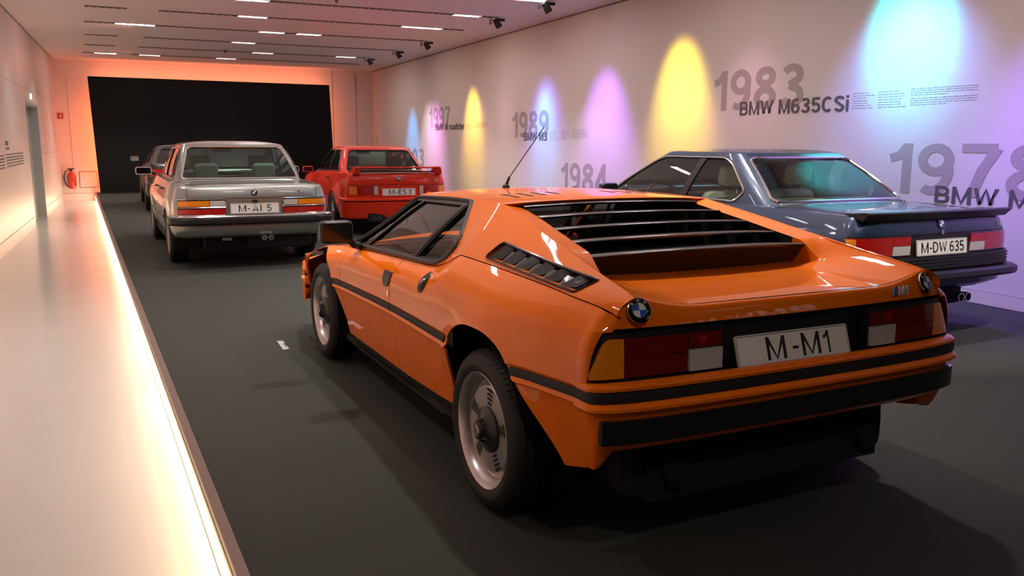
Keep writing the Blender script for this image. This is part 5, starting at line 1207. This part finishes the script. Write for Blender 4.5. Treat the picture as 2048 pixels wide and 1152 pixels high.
# ================= dark blue coupe
def build_navy():
    S = dict(name='coupe', pose=(5.0876, 5.1817, .0364), label='dark blue coupe with plate M-DW 635 beside the lettered wall', paint='navy', wb=2.63,
     W=[(-1.1, .815), (-.6, .845), (0, .86), (1.3, .86), (2.6, .85), (3.2, .81)], ZB=[(-1.1, .42), (-.5, .36), (.4, .25), (2.2, .25), (3.2, .28)], ZS=[(-1.1, .905), (-.8, .925), (-.3, .935), (.6, .925), (1.8, .925), (2.4, .89), (3.3, .80)],
     yc=-.78, ye=-1.07, yf=3.1, yfe=3.42, zmax=.66, arch=.365, xi=.075, nr=7., line=.80,
     cuts=[(-.78, .70, 'rear_quarter'), (.70, 2.05, 'door'), (2.05, 3.1, 'front_wing')], yr=[(.36, -.97), (.50, -1.04), (.64, -1.055), (.80, -1.06), (.905, -1.03)],
     gh=dict(wb=.770, yrb=-.28, yfb=2.15, zb=.920, wt=.588, yrt=.33, yft=1.36, zt=1.325, crown=.042, n=11.),
     side_windows=[rpoly([(.19, .955), (.095, 1.035), (.36, 1.245), (.48, 1.292), (1.34, 1.290), (1.90, 1.0), (1.98, .955)], [.05, .05, .10, .08, .10, .10, .02], 6)],
     bars=[((.85, .955), (.755, 1.292), .075)],
     rear_window=rpoly([(-.695, .972), (.695, .972), (.535, 1.295), (-.535, 1.295)], .05, 5), windscreen=rpoly([(-.68, .97), (.68, .97), (.53, 1.295), (-.53, 1.295)], .05, 5),
     trim='chrome', glass='glass_clear', glass_r='glass_clear', track=1.48, wheel='star', leather='leather_green', seat_y=.78, seat_z=.34, rear_heads=False, rimr=.205, shelf='leather_green', shelf_z=.042, handle='chrome', lid_w=.90, lid_crown=.03, rtrim_r=.011, trim_r=.009)
    D = build_saloon(S); car, Rp = D['car'], D['Rp']; F0 = lambda x, z, o: Rp(x, z, o)
    for s in (-1, 1):
        F = (lambda s: lambda x, z, o: Rp(s*x, z, o))(s)
        b = slab(F, quad(.305, .808, .655, .790, .012, 3), .006, .02, .02).obj('tail_lamp', 'darkred', car)
        slab(F, quad(.770, .812, .662, .782), .012, .01, .015).obj('indicator_lens', 'amber', b)
        slab(F, quad(.48, .766, .662, .782), .012, .01, .02).obj('rear_lens', 'redlens', b); slab(F, quad(.312, .476, .728, .782), .012, .01, .02).obj('brake_lens', 'redlens', b)
        slab(F, quad(.312, .474, .662, .724), .014, .012, .02).obj('reversing_lens', 'whitelens', b)
        MB().box((s*.30-.2, -.03, 0), (s*.30+.2, .10, .004)).obj('speaker_grille', 'black', car, loc=(0, .0, .963))
    slab(F0, quad(-.300, .300, .648, .795, .01), .002, .01, .04).obj('plate_panel', 'black', car)
    licence_plate(car, (0, D['YRz'](.70)-.045, .705), (1, 0, 0), (0, .1, 1), 'M-DW 635', [('M', -.215, .072), ('-', -.132, .026), ('DW', -.098, .145), ('635', .075, .150)], weight=.14)
    p = Vector(Rp(0, .862)); roundel(car, p+Vector((0, -.004, 0)), (0, -1, .25), .038)
    MB().rbox((0, D['YRz'](.80)-.036, .806), (.03, .012, .03), .008).obj('lid_lock', 'chrome', car)
    p = Vector(Rp(.64, .83)); mstripe(car, p+Vector((0, -.004, 0)), (1, 0, 0), (0, 0, 1), .026, 'M6' if False else 'M')
    MB().tube([Rp(x, .800, .001) for x in lin(-.80, .80, 40)], .003, 4).obj('lid_gap', 'dark', car)
    # ribbed black band below the lamps, bumper
    D['ring']('rear_apron', [(.648, -1.062, .852), (.646, -1.075, .860), (.62, -1.078, .862), (.60, -1.078, .862), (.55, -1.078, .862), (.52, -1.06, .855)], 'black', n=7.)
    for k in range(4): D['ring']('apron_rib', [(.632-.022*k, -1.074, .858), (.630-.022*k, -1.086, .868), (.622-.022*k, -1.086, .868), (.620-.022*k, -1.074, .858)], 'rubber', n=7.)
    D['ring']('rear_bumper', [(.535, -1.06, .85), (.540, -1.12, .895), (.525, -1.145, .912), (.495, -1.150, .915), (.475, -1.14, .908), (.468, -1.10, .88), (.47, -1.0, .83)], 'black', n=8.)
    D['ring']('rear_skirt', [(.475, -1.06, .85), (.42, -1.05, .84), (.38, -.98, .80), (.37, -.88, .74)], 'navy', n=6.)
    for sx in (.31, .385): MB().lathe([(-1.0, .030), (-1.07, .034), (-1.07, .028), (-.98, .026), (-.98, 0)], 20, axis='y', c=(sx, 0, .315)).obj('exhaust_pipe', 'chrome', car)
    MB().rbox((.30, -.72, .31), (.60, .30, .18), .05).obj('silencer', 'dark', car)
    # rubber boot spoiler
    mb = MB(); vs = []; n = 30
    for k in range(n+1):
        u = -1+2*k/n; x = u*.735; a = abs(u); rise = 1-.0*a; y0 = -1.060-.035*(1-u*u)+.0; e = .012*max(0, a-.86)/.14
        for y, z in ((y0-.030, .957), (y0-.036, .949), (y0+.01, .900), (y0+.20, .944), (y0+.10, .946), (y0+.0, .958)): vs.append((x, y+.12*max(0, (a-.9)/.1)**2*0, z-e*0))
    mb.add(vs, [(6*k+j, 6*k+(j+1) % 6, 6*k+6+(j+1) % 6, 6*k+6+j) for k in range(n) for j in range(6)]+[(0, 1, 2, 3, 4, 5), tuple(6*n+j for j in (5, 4, 3, 2, 1, 0))])
    mb.obj('boot_spoiler', 'black', car, 30)
    MB().lathe([(0, .010), (.03, .008), (.034, 0)], 10, axis='z', c=(.33, -.50, .955)).obj('washer_jet', 'chrome', car)
    for s in (-1, 1): door_mirror(car, (s*.96, 1.70, .985), .18, .105, 'blackgloss', 'navy', None, (s*.84, 1.80, .955))
    return D
NAVY = build_navy()

# ================= plum car mostly hidden by the silver saloon
def build_plum():
    S = dict(name='coupe', pose=(1.08, 18.75, .02), label='dark plum coupe mostly hidden behind the silver saloon', paint='plum', wb=2.65,
     W=[(-1.0, .80), (-.6, .84), (0, .86), (1.3, .85), (2.5, .86), (3.0, .80)], ZB=[(-1.0, .30), (-.5, .25), (.4, .22), (2.2, .22), (3.0, .22)], ZS=[(-1.0, .95), (-.2, .94), (.6, .92), (1.8, .89), (2.4, .84), (3.1, .74)],
     yc=-.62, ye=-.98, yf=2.95, yfe=3.4, zmax=.6, arch=.37, xi=.06, nr=4.5,
     cuts=[(-.62, .70, 'rear_quarter'), (.70, 1.95, 'door'), (1.95, 2.95, 'front_wing')], yr=[(.28, -.90), (.45, -.96), (.60, -.98), (.80, -.97), (.95, -.92)],
     gh=dict(wb=.76, yrb=-.35, yfb=2.2, zb=.905, wt=.56, yrt=.45, yft=1.30, zt=1.265, crown=.05),
     side_windows=[rpoly([(.86, .935), (.84, 1.235), (1.25, 1.23), (2.0, .94)], [.02, .04, .15, .03], 5), rpoly([(.10, .96), (.52, 1.22), (.79, 1.235), (.81, .935)], [.05, .10, .03, .02], 5)],
     rear_window=rpoly([(-.62, .97), (.62, .97), (.49, 1.225), (-.49, 1.225)], .06, 5), windscreen=rpoly([(-.64, .95), (.64, .95), (.50, 1.225), (-.50, 1.225)], .06, 5),
     trim='black', glass='glass_smoke', glass_r='glass_smoke', track=1.52, wheel='spoke', leather='leather_dark', seat_y=.86, rheads=False, rimr=.225, handle='black')
    D = build_saloon(S); car, Rp = D['car'], D['Rp']
    for s in (-1, 1):
        F = (lambda s: lambda x, z, o: Rp(s*x, z, o))(s); slab(F, quad(.42, .78, .70, .85, .03, 4), .008, .02, .02).obj('tail_lamp', 'redlens', car)
    for s in (-1, 1): door_mirror(car, (s*.97, 1.85, 1.0), .19, .115, 'chrome', 'plum', None, (s*.84, 1.90, .93))
    D['ring']('rear_bumper', [(.56, -.98, .84), (.55, -1.03, .87), (.40, -1.03, .87), (.30, -1.0, .84)], 'plum', n=4.5)
    return D
PLUM = build_plum()
# small white lettering stuck on the carpet by the orange car, too small to read
mb = MB(); rnd = random.Random(3); yy = 5.98
while yy > 5.72:
    wl = rnd.choice((.012, .02, .016)); mb.box((.862+.001, yy-wl, .0005), (.862+rnd.choice((.03, .038, .045)), yy, .0025)); yy -= wl+.006
tag(mb.obj('floor_lettering', 'white'), 'tiny white lettering stuck on the carpet left of the orange car', 'lettering', None, 'stuff')
bpy.context.view_layer.update()
